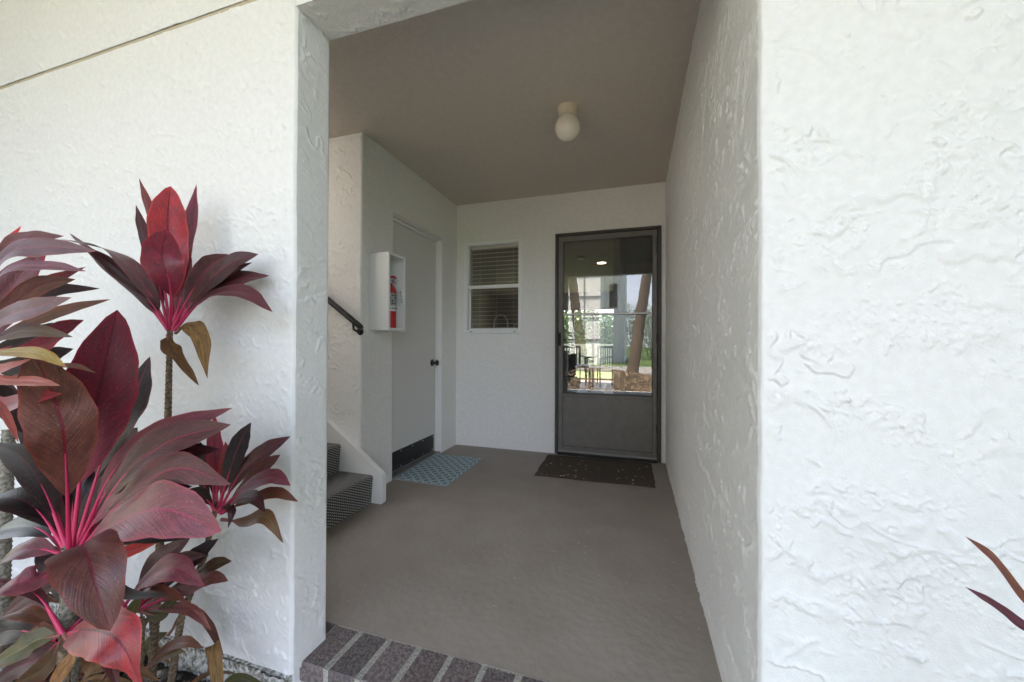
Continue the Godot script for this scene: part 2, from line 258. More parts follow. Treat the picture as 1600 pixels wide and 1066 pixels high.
func tube(st: SurfaceTool, pts: Array, rad: Array, seg := 10, caps := true) -> void:
	var rings := []
	var norms := []
	var side := Vector3.UP
	for i in pts.size():
		var t: Vector3 = (pts[mini(i + 1, pts.size() - 1)] - pts[maxi(i - 1, 0)]).normalized()
		if i == 0:
			side = Vector3.UP if absf(t.y) < 0.9 else Vector3.RIGHT
		side = (side - t * side.dot(t)).normalized()
		var up := t.cross(side)
		var ring := []
		var nr := []
		for k in seg + 1:
			var a := TAU * k / seg
			var d := side * cos(a) + up * sin(a)
			ring.append(pts[i] + d * rad[mini(i, rad.size() - 1)])
			nr.append(d)
		rings.append(ring)
		norms.append(nr)
	var run := 0.0
	for i in pts.size() - 1:
		var nxt: float = run + (pts[i + 1] - pts[i]).length()
		for k in seg:
			var Q := []
			for q in [[i, k], [i, k + 1], [i + 1, k + 1], [i + 1, k]]:
				Q.append([rings[q[0]][q[1]], norms[q[0]][q[1]], Vector2(float(q[1]) / seg, run if q[0] == i else nxt)])
			tri_smooth(st, Q[0], Q[1], Q[2])
			tri_smooth(st, Q[0], Q[2], Q[3])
		run = nxt
	if caps:
		for e in [0, pts.size() - 1]:
			var n: Vector3 = (pts[0] - pts[1]).normalized() if e == 0 else (pts[e] - pts[e - 1]).normalized()
			for k in seg:
				tri(st, pts[e], rings[e][k], rings[e][k + 1], n)

func lathe(st: SurfaceTool, c: Vector3, prof: Array, seg := 24, axis := Vector3.UP) -> void:
	# prof: [radius, height] pairs along the axis
	var s := Vector3.RIGHT if absf(axis.x) < 0.9 else Vector3.UP
	s = (s - axis * s.dot(axis)).normalized()
	var u := axis.cross(s)
	var area := 0.0      # profiles may run up or down: normals point away from the axis
	for i in prof.size() - 1:
		area += (prof[i + 1][1] - prof[i][1]) * (prof[i + 1][0] + prof[i][0])
	var way := 1.0 if area >= 0.0 else -1.0
	for i in prof.size() - 1:
		var d := Vector2(prof[i + 1][0] - prof[i][0], prof[i + 1][1] - prof[i][1])
		var d0 := d if i == 0 else Vector2(prof[i + 1][0] - prof[i - 1][0], prof[i + 1][1] - prof[i - 1][1])
		var d1 := d if i == prof.size() - 2 else Vector2(prof[i + 2][0] - prof[i][0], prof[i + 2][1] - prof[i][1])
		if d.angle_to(d0) > 0.5 or d.angle_to(d0) < -0.5: d0 = d
		if d.angle_to(d1) > 0.5 or d.angle_to(d1) < -0.5: d1 = d
		for k in seg:
			var Q := []
			for q in [[0, 0], [0, 1], [1, 1], [1, 0]]:
				var a: float = TAU * (k + q[1]) / seg
				var r := s * cos(a) + u * sin(a)
				var p: Array = prof[i + q[0]]
				var dd := d0 if q[0] == 0 else d1
				var n := (r * dd.y - axis * dd.x).normalized() * way
				Q.append([c + r * p[0] + axis * p[1], n, Vector2(float(k + q[1]) / seg, p[1])])
			tri_smooth(st, Q[0], Q[1], Q[2])
			tri_smooth(st, Q[0], Q[2], Q[3])

func prism(st: SurfaceTool, poly: PackedVector2Array, o: Vector3, u: Vector3, v: Vector3, depth: Vector3) -> void:
	var idx := Geometry2D.triangulate_polygon(poly)
	var n := depth.normalized()
	var pt := func(i: int, w: float) -> Vector3: return o + u * poly[i].x + v * poly[i].y + depth * w
	for i in range(0, idx.size(), 3):
		tri(st, pt.call(idx[i], 0.0), pt.call(idx[i + 1], 0.0), pt.call(idx[i + 2], 0.0), -n)
		tri(st, pt.call(idx[i], 1.0), pt.call(idx[i + 1], 1.0), pt.call(idx[i + 2], 1.0), n)
	var cw := Geometry2D.is_polygon_clockwise(poly)
	for i in poly.size():
		var j := (i + 1) % poly.size()
		var e := poly[j] - poly[i]
		var out := Vector2(e.y, -e.x) * (-1.0 if cw else 1.0)
		quad(st, pt.call(i, 0.0), pt.call(j, 0.0), pt.call(j, 1.0), pt.call(i, 1.0), u * out.x + v * out.y)

func obj(called: String, shape, m: Material, parent: Node = self) -> MeshInstance3D:
	var o := MeshInstance3D.new()
	o.name = called
	var me: Mesh = shape.commit() if shape is SurfaceTool else shape
	o.mesh = me
	o.material_override = m
	if parent == self:
		o.name = numbered(called)
	parent.add_child(o, true)
	return o

func numbered(called: String) -> String:
	if not taken.has(called):
		taken[called] = 0
		return called
	taken[called] += 1
	return "%s_%03d" % [called, taken[called]]

func thing(called: String, label: String, category: String, group := "", at := Vector3.ZERO) -> Node3D:
	var o := Node3D.new()
	o.name = numbered(called)
	add_child(o)
	o.position = at
	tag(o, label, category, group)
	return o

func tag(o: Node, label: String, category: String, group := "", kind := "") -> void:
	if label: o.set_meta("label", label)
	if category: o.set_meta("category", category)
	if group: o.set_meta("group", group)
	if kind: o.set_meta("kind", kind)

func node(called: String, parent: Node) -> Node3D:
	var o := Node3D.new()
	o.name = called
	parent.add_child(o, true)
	return o

func one_box(called: String, lo: Vector3, hi: Vector3, m: Material, parent: Node = self, bev := 0.0) -> MeshInstance3D:
	var st := st_new()
	box(st, lo, hi, bev)
	return obj(called, st, m, parent)

# ------------------------------------------------------------------ stucco
func make_stucco_field() -> void:
	HF.resize(HN * HN)
	var w1 := noise(3, 1.0, 2)
	var w2 := noise(4, 1.0, 2)
	var n1 := noise(5, 1.0, 3)
	var n2 := noise(6, 1.0, 2)
	var n3 := noise(7, 1.0, 2)
	var n4 := noise(8, 1.0, 2)
	for j in HN:
		var y := j * HC
		for i in HN:
			var x := i * HC
			var a := w1.get_noise_2d(x * 9.0, y * 9.0) * 0.5
			var b := w2.get_noise_2d(x * 9.0, y * 9.0) * 0.5
			# overlapping trowel passes: ragged, mostly level ledges, broken where the next pass smoothed them
			var s := y * 10.5 + x * 1.3 + n1.get_noise_2d(x * 1.9 + a * 0.5, y * 2.4 + b * 0.5) * 1.9 + n3.get_noise_2d(x * 20.0, y * 26.0) * 0.13 + n3.get_noise_2d(x * 60.0, y * 60.0) * 0.05
			var f := s - floorf(s)
			var lap := smoothstep(0.45, 0.94, f) - smoothstep(0.955, 1.0, f)
			var mask := smoothstep(-0.22, 0.14, n2.get_noise_2d(x * 4.2 + 7.0 + a, y * 5.2))
			var crumb := n3.get_noise_2d(x * 62.0, y * 85.0)
			var m4 := smoothstep(0.02, 0.36, n4.get_noise_2d(x * 4.2 - a, y * 6.0 + 3.0))
			HF[j * HN + i] = lap * mask * 3.0 + maxf(0.0, crumb - 0.08) * m4 * 3.4 + n2.get_noise_2d(x * 5.0, y * 5.0 + 9.0) * 0.8 + crumb * 0.12
	rng.seed = 11
	for k in 200:    # trowel marks
		var c := Vector2(rng.randf() * HN, rng.randf() * HN)
		var r := rng.randf_range(15, 75)
		var a0 := rng.randf_range(-0.4, 1.0) + (0.0 if rng.randf() < 0.8 else PI)
		var span := rng.randf_range(0.5, 1.9)
		var hgt := rng.randf_range(0.9, 2.6)
		var steps := int(r * span * 1.4)
		var e := rng.randf_range(0.3, 0.8)
		for q in steps:
			var t := float(q) / steps
			var p := c + Vector2(cos(a0 + span * t) * r, sin(a0 + span * t) * r * e)
			var hh := hgt * sin(PI * t)
			for dy in [-1, 0, 1]:
				for dx in [-1, 0, 1]:
					var ix := int(p.x) + int(dx)
					var iy := int(p.y) + int(dy)
					if ix < 0 or iy < 0 or ix >= HN or iy >= HN: continue
					var fall := exp(-(Vector2(ix, iy) - p).length_squared() * 0.9)
					HF[iy * HN + ix] = maxf(HF[iy * HN + ix], HF[iy * HN + ix] * 0.5 + hh * fall)

var waver_noise := noise(15, 1.0, 4)

func waver(y: float) -> float:
	return waver_noise.get_noise_1d(y * 5.0) * 0.004

func pong(i: int) -> int:
	i = posmod(i, 2 * HN - 2)
	return i if i < HN else 2 * HN - 2 - i

# one displaced sheet; round0 / round1: radius of the rounding at its two u ends
func stucco(am: ArrayMesh, o: Vector3, u: Vector3, v: Vector3, n: Vector3, w: float, h: float, cell: float, hu: float, hv: float, amp: float, round0 := 0.0, round1 := 0.0, pin := 15, wob := 0) -> void:
	# wob: 1 / 2 the first / last u edge is a hand-finished corner that wavers along u, 4 it wavers along the normal at the first u edge, 8 the same the other way
	var nx := maxi(2, int(ceil(w / cell)) + 1)
	var ny := maxi(2, int(ceil(h / cell)) + 1)
	var du := w / (nx - 1)
	var dv := h / (ny - 1)
	var D := PackedFloat32Array()
	D.resize(nx * ny)
	for j in ny:
		var y := j * dv
		var row := pong(int((y + hv) / HC)) * HN
		var fy := 1.0
		if pin & 4: fy *= clampf(y / 0.012, 0, 1)
		if pin & 8: fy *= clampf((h - y) / 0.012, 0, 1)
		for i in nx:
			var x := i * du
			var d := HF[row + pong(int((x + hu) / HC))] * 0.001 * amp
			var fx := fy
			var drop := 0.0
			if pin & 1: fx *= clampf((x - round0) / 0.012, 0.0, 1)
			if pin & 2: fx *= clampf((w - round1 - x) / 0.012, 0.0, 1)
			if round0 > 0.0 and x < round0:
				var q := (round0 - x) / round0
				drop = round0 * (1.0 - sqrt(maxf(0.0, 1.0 - q * q)))
			if round1 > 0.0 and w - x < round1:
				var q := (round1 - w + x) / round1
				drop = round1 * (1.0 - sqrt(maxf(0.0, 1.0 - q * q)))
			if wob & 12:
				drop += (-1.0 if wob & 4 else 1.0) * waver(o.y + y) * clampf(1.0 - x / 0.05, 0, 1)
			D[j * nx + i] = d * fx - drop
	var V := PackedVector3Array()
	var N := PackedVector3Array()
	var I := PackedInt32Array()
	V.resize(nx * ny)
	N.resize(nx * ny)
	I.resize((nx - 1) * (ny - 1) * 6)
	for j in ny:
		var j0 := maxi(j - 1, 0)
		var j1 := mini(j + 1, ny - 1)
		for i in nx:
			var i0 := maxi(i - 1, 0)
			var i1 := mini(i + 1, nx - 1)
			var k := j * nx + i
			V[k] = o + u * (i * du) + v * (j * dv) + n * D[k]
			if wob & 1: V[k] += Vector3(waver(V[k].y) * clampf(1.0 - i * du / 0.05, 0, 1), 0, 0)
			if wob & 2: V[k] += Vector3(waver(V[k].y) * clampf(1.0 - (w - i * du) / 0.05, 0, 1), 0, 0)
			N[k] = (n - u * ((D[j * nx + i1] - D[j * nx + i0]) / ((i1 - i0) * du)) - v * ((D[j1 * nx + i] - D[j0 * nx + i]) / ((j1 - j0) * dv))).normalized()
	var flip := u.cross(v).dot(n) > 0
	var c := 0
	for j in ny - 1:
		for i in nx - 1:
			var k := j * nx + i
			var b := k + 1
			var e := k + nx
			if flip:
				I[c] = k; I[c + 1] = e; I[c + 2] = b
				I[c + 3] = b; I[c + 4] = e; I[c + 5] = e + 1
			else:
				I[c] = k; I[c + 1] = b; I[c + 2] = e
				I[c + 3] = b; I[c + 4] = e + 1; I[c + 5] = e
			c += 6
	var A := []
	A.resize(Mesh.ARRAY_MAX)
	A[Mesh.ARRAY_VERTEX] = V
	A[Mesh.ARRAY_NORMAL] = N
	A[Mesh.ARRAY_INDEX] = I
	am.add_surface_from_arrays(Mesh.PRIMITIVE_TRIANGLES, A)

func add_boxes(am: ArrayMesh, list: Array) -> void:
	var st := st_new()
	for b in list:
		box(st, b[0], b[1])
	st.commit(am)

# ------------------------------------------------------------------ leaves
const LEAF_LOOK := {   # blade, second tone, margin, midrib (sRGB)
	"wine": [Color(0.58, 0.15, 0.24), Color(0.45, 0.16, 0.23), Color(0.72, 0.15, 0.26), Color(0.42, 0.07, 0.16)],
	"red": [Color(0.66, 0.19, 0.22), Color(0.52, 0.19, 0.22), Color(0.78, 0.26, 0.27), Color(0.40, 0.10, 0.15)],
	"scarlet": [Color(0.76, 0.15, 0.10), Color(0.66, 0.16, 0.14), Color(0.80, 0.28, 0.17), Color(0.55, 0.10, 0.12)],
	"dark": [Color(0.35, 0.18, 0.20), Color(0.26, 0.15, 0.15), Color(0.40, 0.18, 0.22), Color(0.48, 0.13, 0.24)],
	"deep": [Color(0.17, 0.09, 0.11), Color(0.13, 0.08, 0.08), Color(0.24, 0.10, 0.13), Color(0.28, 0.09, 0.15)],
	"purple": [Color(0.47, 0.22, 0.27), Color(0.36, 0.18, 0.21), Color(0.56, 0.20, 0.28), Color(0.52, 0.17, 0.28)],
	"mauve": [Color(0.46, 0.28, 0.34), Color(0.37, 0.22, 0.27), Color(0.62, 0.27, 0.28), Color(0.52, 0.25, 0.32)],
	"slate": [Color(0.30, 0.25, 0.25), Color(0.24, 0.20, 0.20), Color(0.47, 0.19, 0.26), Color(0.60, 0.22, 0.34)],
	"bronze": [Color(0.48, 0.27, 0.24), Color(0.38, 0.21, 0.20), Color(0.58, 0.25, 0.22), Color(0.45, 0.12, 0.18)],
	"rust": [Color(0.47, 0.24, 0.19), Color(0.36, 0.23, 0.16), Color(0.62, 0.26, 0.18), Color(0.40, 0.20, 0.17)],
	"olive": [Color(0.36, 0.30, 0.18), Color(0.40, 0.24, 0.18), Color(0.52, 0.32, 0.16), Color(0.46, 0.38, 0.24)],
	"green": [Color(0.29, 0.30, 0.16), Color(0.33, 0.27, 0.16), Color(0.42, 0.29, 0.17), Color(0.42, 0.40, 0.22)],
	"yellow": [Color(0.60, 0.50, 0.20), Color(0.52, 0.40, 0.18), Color(0.70, 0.38, 0.14), Color(0.60, 0.50, 0.26)],
	"salmon": [Color(0.73, 0.36, 0.32), Color(0.62, 0.31, 0.28), Color(0.80, 0.44, 0.33), Color(0.66, 0.31, 0.31)],
	"dead": [Color(0.58, 0.41, 0.24), Color(0.40, 0.27, 0.16), Color(0.50, 0.34, 0.19), Color(0.42, 0.29, 0.18)],
}

func make_leaf_materials() -> void:
	var streak := noise(21, 1.0, 3)
	var blot := noise(22, 1.0, 3)
	var fleck := noise(23, 1.0, 1)
	for kind in LEAF_LOOK:
		var L: Array = LEAF_LOOK[kind]
		var W := 96
		var H := 320
		var img := Image.create(W, H, false, Image.FORMAT_RGB8)
		var hm := Image.create(W, H, false, Image.FORMAT_RGB8)
		var off: float = kind.hash() % 97
		for y in H:
			var t := float(y) / H
			for x in W:
				var c := absf(x - W * 0.5 + 0.5) / (W * 0.5)
				var sl := t * 26.0 - c * 7.0     # veins run off the midrib at a slant
				var vein := streak.get_noise_2d(sl * 1.9 + off, (1.0 if x < W / 2 else 9.0) + c * 0.5)
				var bl := blot.get_noise_2d(c * (1.6 if x < W / 2 else -1.6) + off, t * 5.0)
				var col: Color = L[0].lerp(L[1], clampf(0.45 + vein * 1.3 + bl * 0.9, 0, 1))
				col = col.lerp(L[2], smoothstep(0.86, 0.99, c) * 0.8)
				col = col.lerp(L[2], smoothstep(0.90, 1.0, t) * 0.6)
				col = col.lerp(L[3], 1.0 - smoothstep(0.03, 0.075, c))
				var fl := fleck.get_noise_2d(x * 0.23 + off, y * 0.23)
				var scar := blot.get_noise_2d(x * 0.055 + off * 3.0, y * 0.030)
				col = col.lerp(Color(0.42, 0.28, 0.18), smoothstep(0.30, 0.55, scar + 0.5 * smoothstep(0.6, 1.0, c) - 0.25) * 0.30)
				col = col.lightened(0.04 * smoothstep(0.1, 0.5, -scar))
				if fl > 0.80: col = col.lerp(Color(0.75, 0.62, 0.55), 0.5)
				elif fl < -0.78: col = col.darkened(0.3)
				img.set_pixel(x, y, col)
				var hh := 0.5 + vein * 0.35 - (1.0 - smoothstep(0.02, 0.09, c)) * 0.35
				hm.set_pixel(x, y, Color(hh, hh, hh))
		var m := mat(Color.WHITE, 0.74 if kind == "dead" else 0.37, 0.0, 0.45)
		m.albedo_texture = ImageTexture.create_from_image(img)
		bump(m, ImageTexture.create_from_image(hm), 0.07)
		m.backlight_enabled = true
		m.backlight = Color(0.42, 0.42, 0.42)
		m.cull_mode = BaseMaterial3D.CULL_DISABLED
		M["leaf_" + kind] = [m]
		for tint in [Color(0.80, 0.80, 0.82), Color(0.90, 0.95, 0.90)]:
			var v: StandardMaterial3D = m.duplicate()
			v.albedo_color = tint
			M["leaf_" + kind].append(v)
	M.petiole = mat(lin(0.50, 0.028, 0.10), 0.42)
	M.petiole_brown = mat(lin(0.20, 0.07, 0.05), 0.55)

func bez(P: Array, t: float) -> Vector3:     # Catmull-Rom through four points
	var s := t * 3.0
	var i := mini(int(s), 2)
	var f := s - i
	var a: Vector3 = P[i - 1] if i > 0 else P[0] * 2.0 - P[1]
	var d: Vector3 = P[i + 2] if i < 2 else P[3] * 2.0 - P[2]
	return (P[i] as Vector3).cubic_interpolate(P[i + 1], a, d, f)

func leaf(L: Array, parent: Node) -> void:
	var base := (parent as Node3D).position
	var P := [Vector3(L[0], L[1], L[2]) - base, Vector3(L[3], L[4], L[5]) - base, Vector3(L[6], L[7], L[8]) - base, Vector3(L[9], L[10], L[11]) - base]
	var wid: float = L[12]
	var hint := Vector3(L[13], L[14], L[15])
	var kind: String = L[16]
	var pf: float = L[17]
	var ph := rng.randf() * TAU
	var wav := rng.randf_range(0.04, 0.12) if kind != "dead" else 0.30
	var fold := rng.randf_range(0.12, 0.34)
	var twist := rng.randf_range(-0.35, 0.35)
	var egg := wid > 0.085
	var rows := 22
	var cols := 8
	var pts := []
	var nrm := []
	var wd := []
	for r in rows + 1:
		var s := float(r) / rows
		var t := pf * 0.75 + (1.0 - pf * 0.75) * s
		var c := bez(P, t)
		var T := (bez(P, minf(t + 0.02, 1.0)) - bez(P, maxf(t - 0.02, 0.0))).normalized()
		var N := (hint - T * hint.dot(T)).normalized()
		N = N.rotated(T, twist * (s - 0.3))
		var W := T.cross(N)
		var prof := pow(maxf(0.0, sin(PI * pow(s, 1.0 if egg else 0.86))), 0.66 if egg else 0.78) * (1.0 - (0.06 if egg else 0.18) * smoothstep(0.75, 1.0, s))
		var w := maxf(wid * 0.5 * prof, 0.0028 * (1.0 - s))
		var row := []
		for k in cols + 1:
			var x := 2.0 * k / cols - 1.0
			var lift := absf(x) * w * fold - x * x * w * fold * 0.45 + sin(s * 13.0 + ph + signf(x) * 1.3) * wav * w * x * x
			row.append(c + W * (x * w * (1.0 + 0.035 * sin(s * 31.0 + ph * 2.0 + x) * absf(x))) + N * lift)
		pts.append(row)
	var st := st_new()
	st.set_smooth_group(0)
	for r in rows:
		for k in cols:
			for q in [[0, 0], [1, 0], [1, 1], [0, 0], [1, 1], [0, 1]]:
				st.set_uv(Vector2(float(k + q[1]) / cols, float(r + q[0]) / rows))
				st.add_vertex(pts[r + q[0]][k + q[1]])
	st.index()
	st.generate_normals()
	var o := obj("leaf", st, M["leaf_" + kind][rng.randi() % 3], parent)
	if kind == "dead":
		o.set_meta("label", "dry curled brown leaf")
	# stalk, running on as the thick midrib
	var sp := []
	var sr := []
	for q in 9:
		var t := q / 8.0 * (pf + 0.12)
		sp.append(bez(P, t) - hint * 0.001)
		sr.append(lerpf(0.0054, 0.0016, q / 8.0))
	var s2 := st_new()
	tube(s2, sp, sr, 6, false)
	obj("stalk", s2, M.petiole_brown if kind in ["dead", "olive", "rust", "green", "yellow"] else M.petiole, o)

func stem(parent: Node, pts: Array, rads: Array, m: Material) -> void:
	var base := (parent as Node3D).position
	# ringed cane: small swellings at the old leaf scars
	var fine := []
	var rr := []
	for i in pts.size() - 1:
		var a: Vector3 = pts[i]
		var b: Vector3 = pts[i + 1]
		var n := int((b - a).length() / 0.0045)
		for k in n:
			var t := float(k) / n
			fine.append(a.lerp(b, t) - base)
			rr.append(lerpf(rads[i], rads[i + 1], t) * (1.0 + (0.13 if k % 3 == 0 else 0.0)))
	var st := st_new()
	tube(st, fine, rr, 9, true)
	obj("stem", st, m, parent)

# ------------------------------------------------------------------ scene
func _ready() -> void:
	rng.seed = 5
	# camera
	var cam := Camera3D.new()
	cam.name = "camera"
	add_child(cam)
	cam.transform = Transform3D(Basis(Vector3.UP, 0.3064) * Basis(Vector3.RIGHT, 0.0063) * Basis(Vector3.BACK, 0.0035), Vector3(0, 1.01, 0))
	cam.fov = 82.63
	cam.near = 0.02
	cam.far = 500.0
	cam.current = true
	# sky, exposure
	var env := Environment.new()
	env.background_mode = Environment.BG_SKY
	var sky := Sky.new()
	var sm := ProceduralSkyMaterial.new()
	sm.sky_top_color = Color(0.525, 0.61, 0.74)
	sm.sky_horizon_color = Color(0.83, 0.843, 0.872)
	sm.sky_curve = 0.22
	sm.ground_bottom_color = Color(0.36, 0.37, 0.33)
	sm.ground_horizon_color = Color(0.70, 0.73, 0.74)
	sm.sky_energy_multiplier = 1.0
	sky.sky_material = sm
	env.sky = sky
	env.tonemap_mode = Environment.TONE_MAPPER_LINEAR
	env.tonemap_exposure = 8.7
	env.ssao_enabled = true
	env.ssil_enabled = true
	env.sdfgi_enabled = true
	var we := WorldEnvironment.new()
	we.name = "world"
	we.environment = env
	add_child(we)
	# sun, high and behind the building
	var sun := DirectionalLight3D.new()
	sun.name = "sun"
	sun.light_energy = 1.6
	sun.light_color = Color(1.0, 0.955, 0.89)
	sun.light_angular_distance = 0.5
	sun.shadow_enabled = true
	add_child(sun)
	sun.look_at_from_position(Vector3(-0.12, 2.3, -0.64), Vector3.ZERO, Vector3.UP)

	make_materials()
	make_stucco_field()
	make_leaf_materials()
	print("fields")
	build_ground()
	build_building()
	print("building")
	build_stairs()
	build_porch_things()
	build_room_things()
	build_plants()
	print("plants")
	build_yard()
	print("yard")

func make_materials() -> void:
	var grain := noise_tex(31, 0.045, 4, Color.BLACK, Color.WHITE, 512, 1.3)
	var coarse := noise_tex(32, 0.008, 4, Color.BLACK, Color.WHITE, 512, 1.4)
	M.grain = grain
	var paint_tone := noise_tex(33, 0.03, 5, Color(0.975, 0.975, 0.972), Color(1, 1, 1), 512, 1.6)
	var fine := noise_tex(30, 0.16, 3, Color.BLACK, Color.WHITE, 512, 1.4)
	M.stucco = mat(lin(0.755, 0.745, 0.74), 0.62, 0.0, 0.4)  # front walls, darkened against the porch to even out the light
	M.stucco.albedo_texture = paint_tone
	bump(M.stucco, fine, 0.06)
	tri_world(M.stucco, 2.2)
	M.porch_stucco_lightened = M.stucco.duplicate()
	M.porch_stucco_lightened.albedo_color = lin(0.84, 0.825, 0.80)  # same paint as outside, lightened to offset the dimmer porch light
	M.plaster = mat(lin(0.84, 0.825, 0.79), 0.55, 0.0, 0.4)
	M.plaster.albedo_texture = paint_tone
	bump(M.plaster, fine, 0.08)
	tri_world(M.plaster, 1.6)
	M.ceiling = mat(lin(0.68, 0.61, 0.525), 0.75, 0.0, 0.3)
	M.ceiling.albedo_texture = paint_tone
	bump(M.ceiling, fine, 0.12)
	tri_world(M.ceiling, 1.3)
	M.groove = mat(lin(0.46, 0.40, 0.29), 0.8)
	M.floor = mat(lin(0.34, 0.295, 0.255), 0.55, 0.0, 0.4)
	M.floor.albedo_texture = noise_tex(34, 0.006, 5, Color(0.955, 0.95, 0.945), Color(1, 1, 1), 512, 1.5)
	bump(M.floor, grain, 0.12)
	tri_world(M.floor, 0.9)
	M.concrete = mat(lin(0.52, 0.48, 0.42), 0.85)
	M.concrete.albedo_texture = noise_tex(35, 0.02, 5, Color(0.75, 0.75, 0.74), Color(1, 1, 1), 512, 1.6)
	tri_world(M.concrete, 0.5)
	M.footing = mat(lin(0.72, 0.71, 0.68), 0.9)
	M.footing.albedo_texture = noise_tex(36, 0.035, 5, Color(0.58, 0.57, 0.54), Color(1, 1, 1), 512, 2.6)
	bump(M.footing, noise_tex(36, 0.05, 5, Color.BLACK, Color.WHITE, 512, 2.0), 0.8)
	tri_world(M.footing, 2.5)
	M.bricks = []
	for k in 4:
		var b := mat([lin(0.235, 0.195, 0.180), lin(0.195, 0.168, 0.158), lin(0.265, 0.220, 0.205), lin(0.215, 0.172, 0.160)][k], 0.7, 0.0, 0.4)
		b.albedo_texture = noise_tex(40 + k, 0.05, 4, Color(0.74, 0.72, 0.74), Color(1, 1, 1), 256, 1.8)
		bump(b, noise_tex(44 + k, 0.07, 4, Color.BLACK, Color.WHITE, 256, 1.8), 0.2)
		tri_world(b, 4.5)
		M.bricks.append(b)
	M.mortar = mat(lin(0.50, 0.47, 0.42), 0.9)
	M.mortar.albedo_texture = noise_tex(48, 0.06, 4, Color(0.82, 0.82, 0.80), Color(1, 1, 1), 256, 1.8)
	bump(M.mortar, grain, 0.3)
	tri_world(M.mortar, 5.0)
	M.door_paint = mat(lin(0.66, 0.645, 0.615), 0.42, 0.0, 0.45)
	M.trim = mat(lin(0.80, 0.79, 0.76), 0.42, 0.0, 0.45)
	bump(M.trim, coarse, 0.03)
	tri_world(M.trim, 3.0)
	M.vinyl = mat(lin(0.84, 0.84, 0.82), 0.35)
	M.black_metal = mat(lin(0.018, 0.017, 0.017), 0.35, 0.0, 0.5)
	M.iron = mat(lin(0.022, 0.021, 0.021), 0.45, 0.0, 0.5)
	M.bronze = mat(lin(0.17, 0.158, 0.143), 0.42, 0.0, 0.5)
	M.bronze.albedo_texture = noise_tex(50, 0.02, 4, Color(0.93, 0.93, 0.93), Color(1, 1, 1), 256, 1.5)
	tri_world(M.bronze, 2.0)
	M.bronze_dark = mat(lin(0.05, 0.047, 0.043), 0.5)
	M.steel = mat(lin(0.55, 0.54, 0.52), 0.3, 1.0)
	M.alum = mat(lin(0.34, 0.33, 0.32), 0.4, 0.8)
	M.glass = mat(Color(0.55, 0.6, 0.58, 0.03), 0.0)
	M.glass.transparency = BaseMaterial3D.TRANSPARENCY_ALPHA
	M.screen_glass = mat(Color(0.12, 0.12, 0.12, 0.14), 0.0)
	M.screen_glass.transparency = BaseMaterial3D.TRANSPARENCY_ALPHA
	M.slat = mat(lin(0.76, 0.72, 0.64), 0.5)
	M.globe = mat(lin(0.80, 0.76, 0.66), 0.12, 0.0, 0.5)
	M.globe.subsurf_scatter_enabled = true
	M.globe.subsurf_scatter_strength = 0.3
	M.lamp_base = mat(lin(0.74, 0.66, 0.52), 0.4)
	M.red_paint = mat(lin(0.46, 0.028, 0.030), 0.25)
	M.label_silver = mat(lin(0.30, 0.31, 0.31), 0.5)
	M.label_white = mat(lin(0.80, 0.80, 0.78), 0.6)
	M.cabinet = mat(lin(0.78, 0.78, 0.765), 0.35)
	M.carpet = carpet_material()
	M.mat_blue = trellis_material()
	M.mat_dark = mat(lin(0.19, 0.155, 0.128), 0.95, 0.0, 0.2)
	M.mat_dark.albedo_texture = noise_tex(52, 0.12, 3, Color(0.45, 0.43, 0.41), Color(1, 1, 1), 512, 2.4)
	bump(M.mat_dark, noise_tex(53, 0.12, 3, Color.BLACK, Color.WHITE, 512, 2.0), 0.25)
	tri_world(M.mat_dark, 2.0)
	M.leaf_bits = mat(lin(0.42, 0.36, 0.26), 0.9)
	M.print_grey = mat(lin(0.05, 0.05, 0.05), 0.6)
	M.lamp_glow = mat(lin(0.9, 0.85, 0.75), 0.5)
	M.lamp_glow.emission_enabled = true
	M.lamp_glow.emission = Color(1.0, 0.92, 0.80)
	M.lamp_glow.emission_energy_multiplier = 2.0
	M.mat_edge = mat(lin(0.33, 0.36, 0.36), 0.9)
	M.room_wall = mat(lin(0.30, 0.255, 0.21), 0.8)
	M.room_floor = mat(lin(0.30, 0.26, 0.22), 0.4)
	M.dark_wood = mat(lin(0.045, 0.036, 0.030), 0.5)
	M.cushion = mat(lin(0.075, 0.075, 0.08), 0.9)
	M.dark_cushion = mat(lin(0.02, 0.02, 0.022), 0.9)
	M.grass = mat(lin(0.10, 0.16, 0.035), 0.9)
	M.grass.albedo_texture = noise_tex(54, 0.03, 5, Color(0.6, 0.62, 0.5), Color(1, 1, 1), 512, 1.8)
	tri_world(M.grass, 0.7)
	M.pale_road = mat(lin(0.36, 0.34, 0.31), 0.9)  # unseen road surface, made pale to bounce more sunlight towards the porch
	M.pale_road.albedo_texture = noise_tex(55, 0.15, 3, Color(0.7, 0.7, 0.7), Color(1, 1, 1), 256, 2.0)
	tri_world(M.pale_road, 1.5)
	M.soil = mat(lin(0.055, 0.040, 0.030), 0.95)
	M.soil.albedo_texture = noise_tex(56, 0.06, 4, Color(0.4, 0.4, 0.4), Color(1, 1, 1), 256, 2.0)
	tri_world(M.soil, 3.0)
	M.chip = mat(lin(1, 1, 1), 0.9)
	M.chip.vertex_color_use_as_albedo = true
	M.bark = mat(lin(0.30, 0.235, 0.18), 0.9)
	M.bark.albedo_texture = noise_tex(57, 0.05, 4, Color(0.55, 0.52, 0.5), Color(1, 1, 1), 256, 2.0)
	bump(M.bark, noise_tex(58, 0.05, 4, Color.BLACK, Color.WHITE, 256, 1.6), 1.0)
	tri_world(M.bark, 2.0)
	M.cane = mat(lin(0.23, 0.165, 0.105), 0.8)
	M.cane_grey = mat(lin(0.34, 0.31, 0.25), 0.85)
	for k in ["cane", "cane_grey"]:
		M[k].albedo_texture = noise_tex(60, 0.06, 4, Color(0.5, 0.48, 0.45), Color(1, 1, 1), 256, 2.0)
		tri_world(M[k], 6.0)
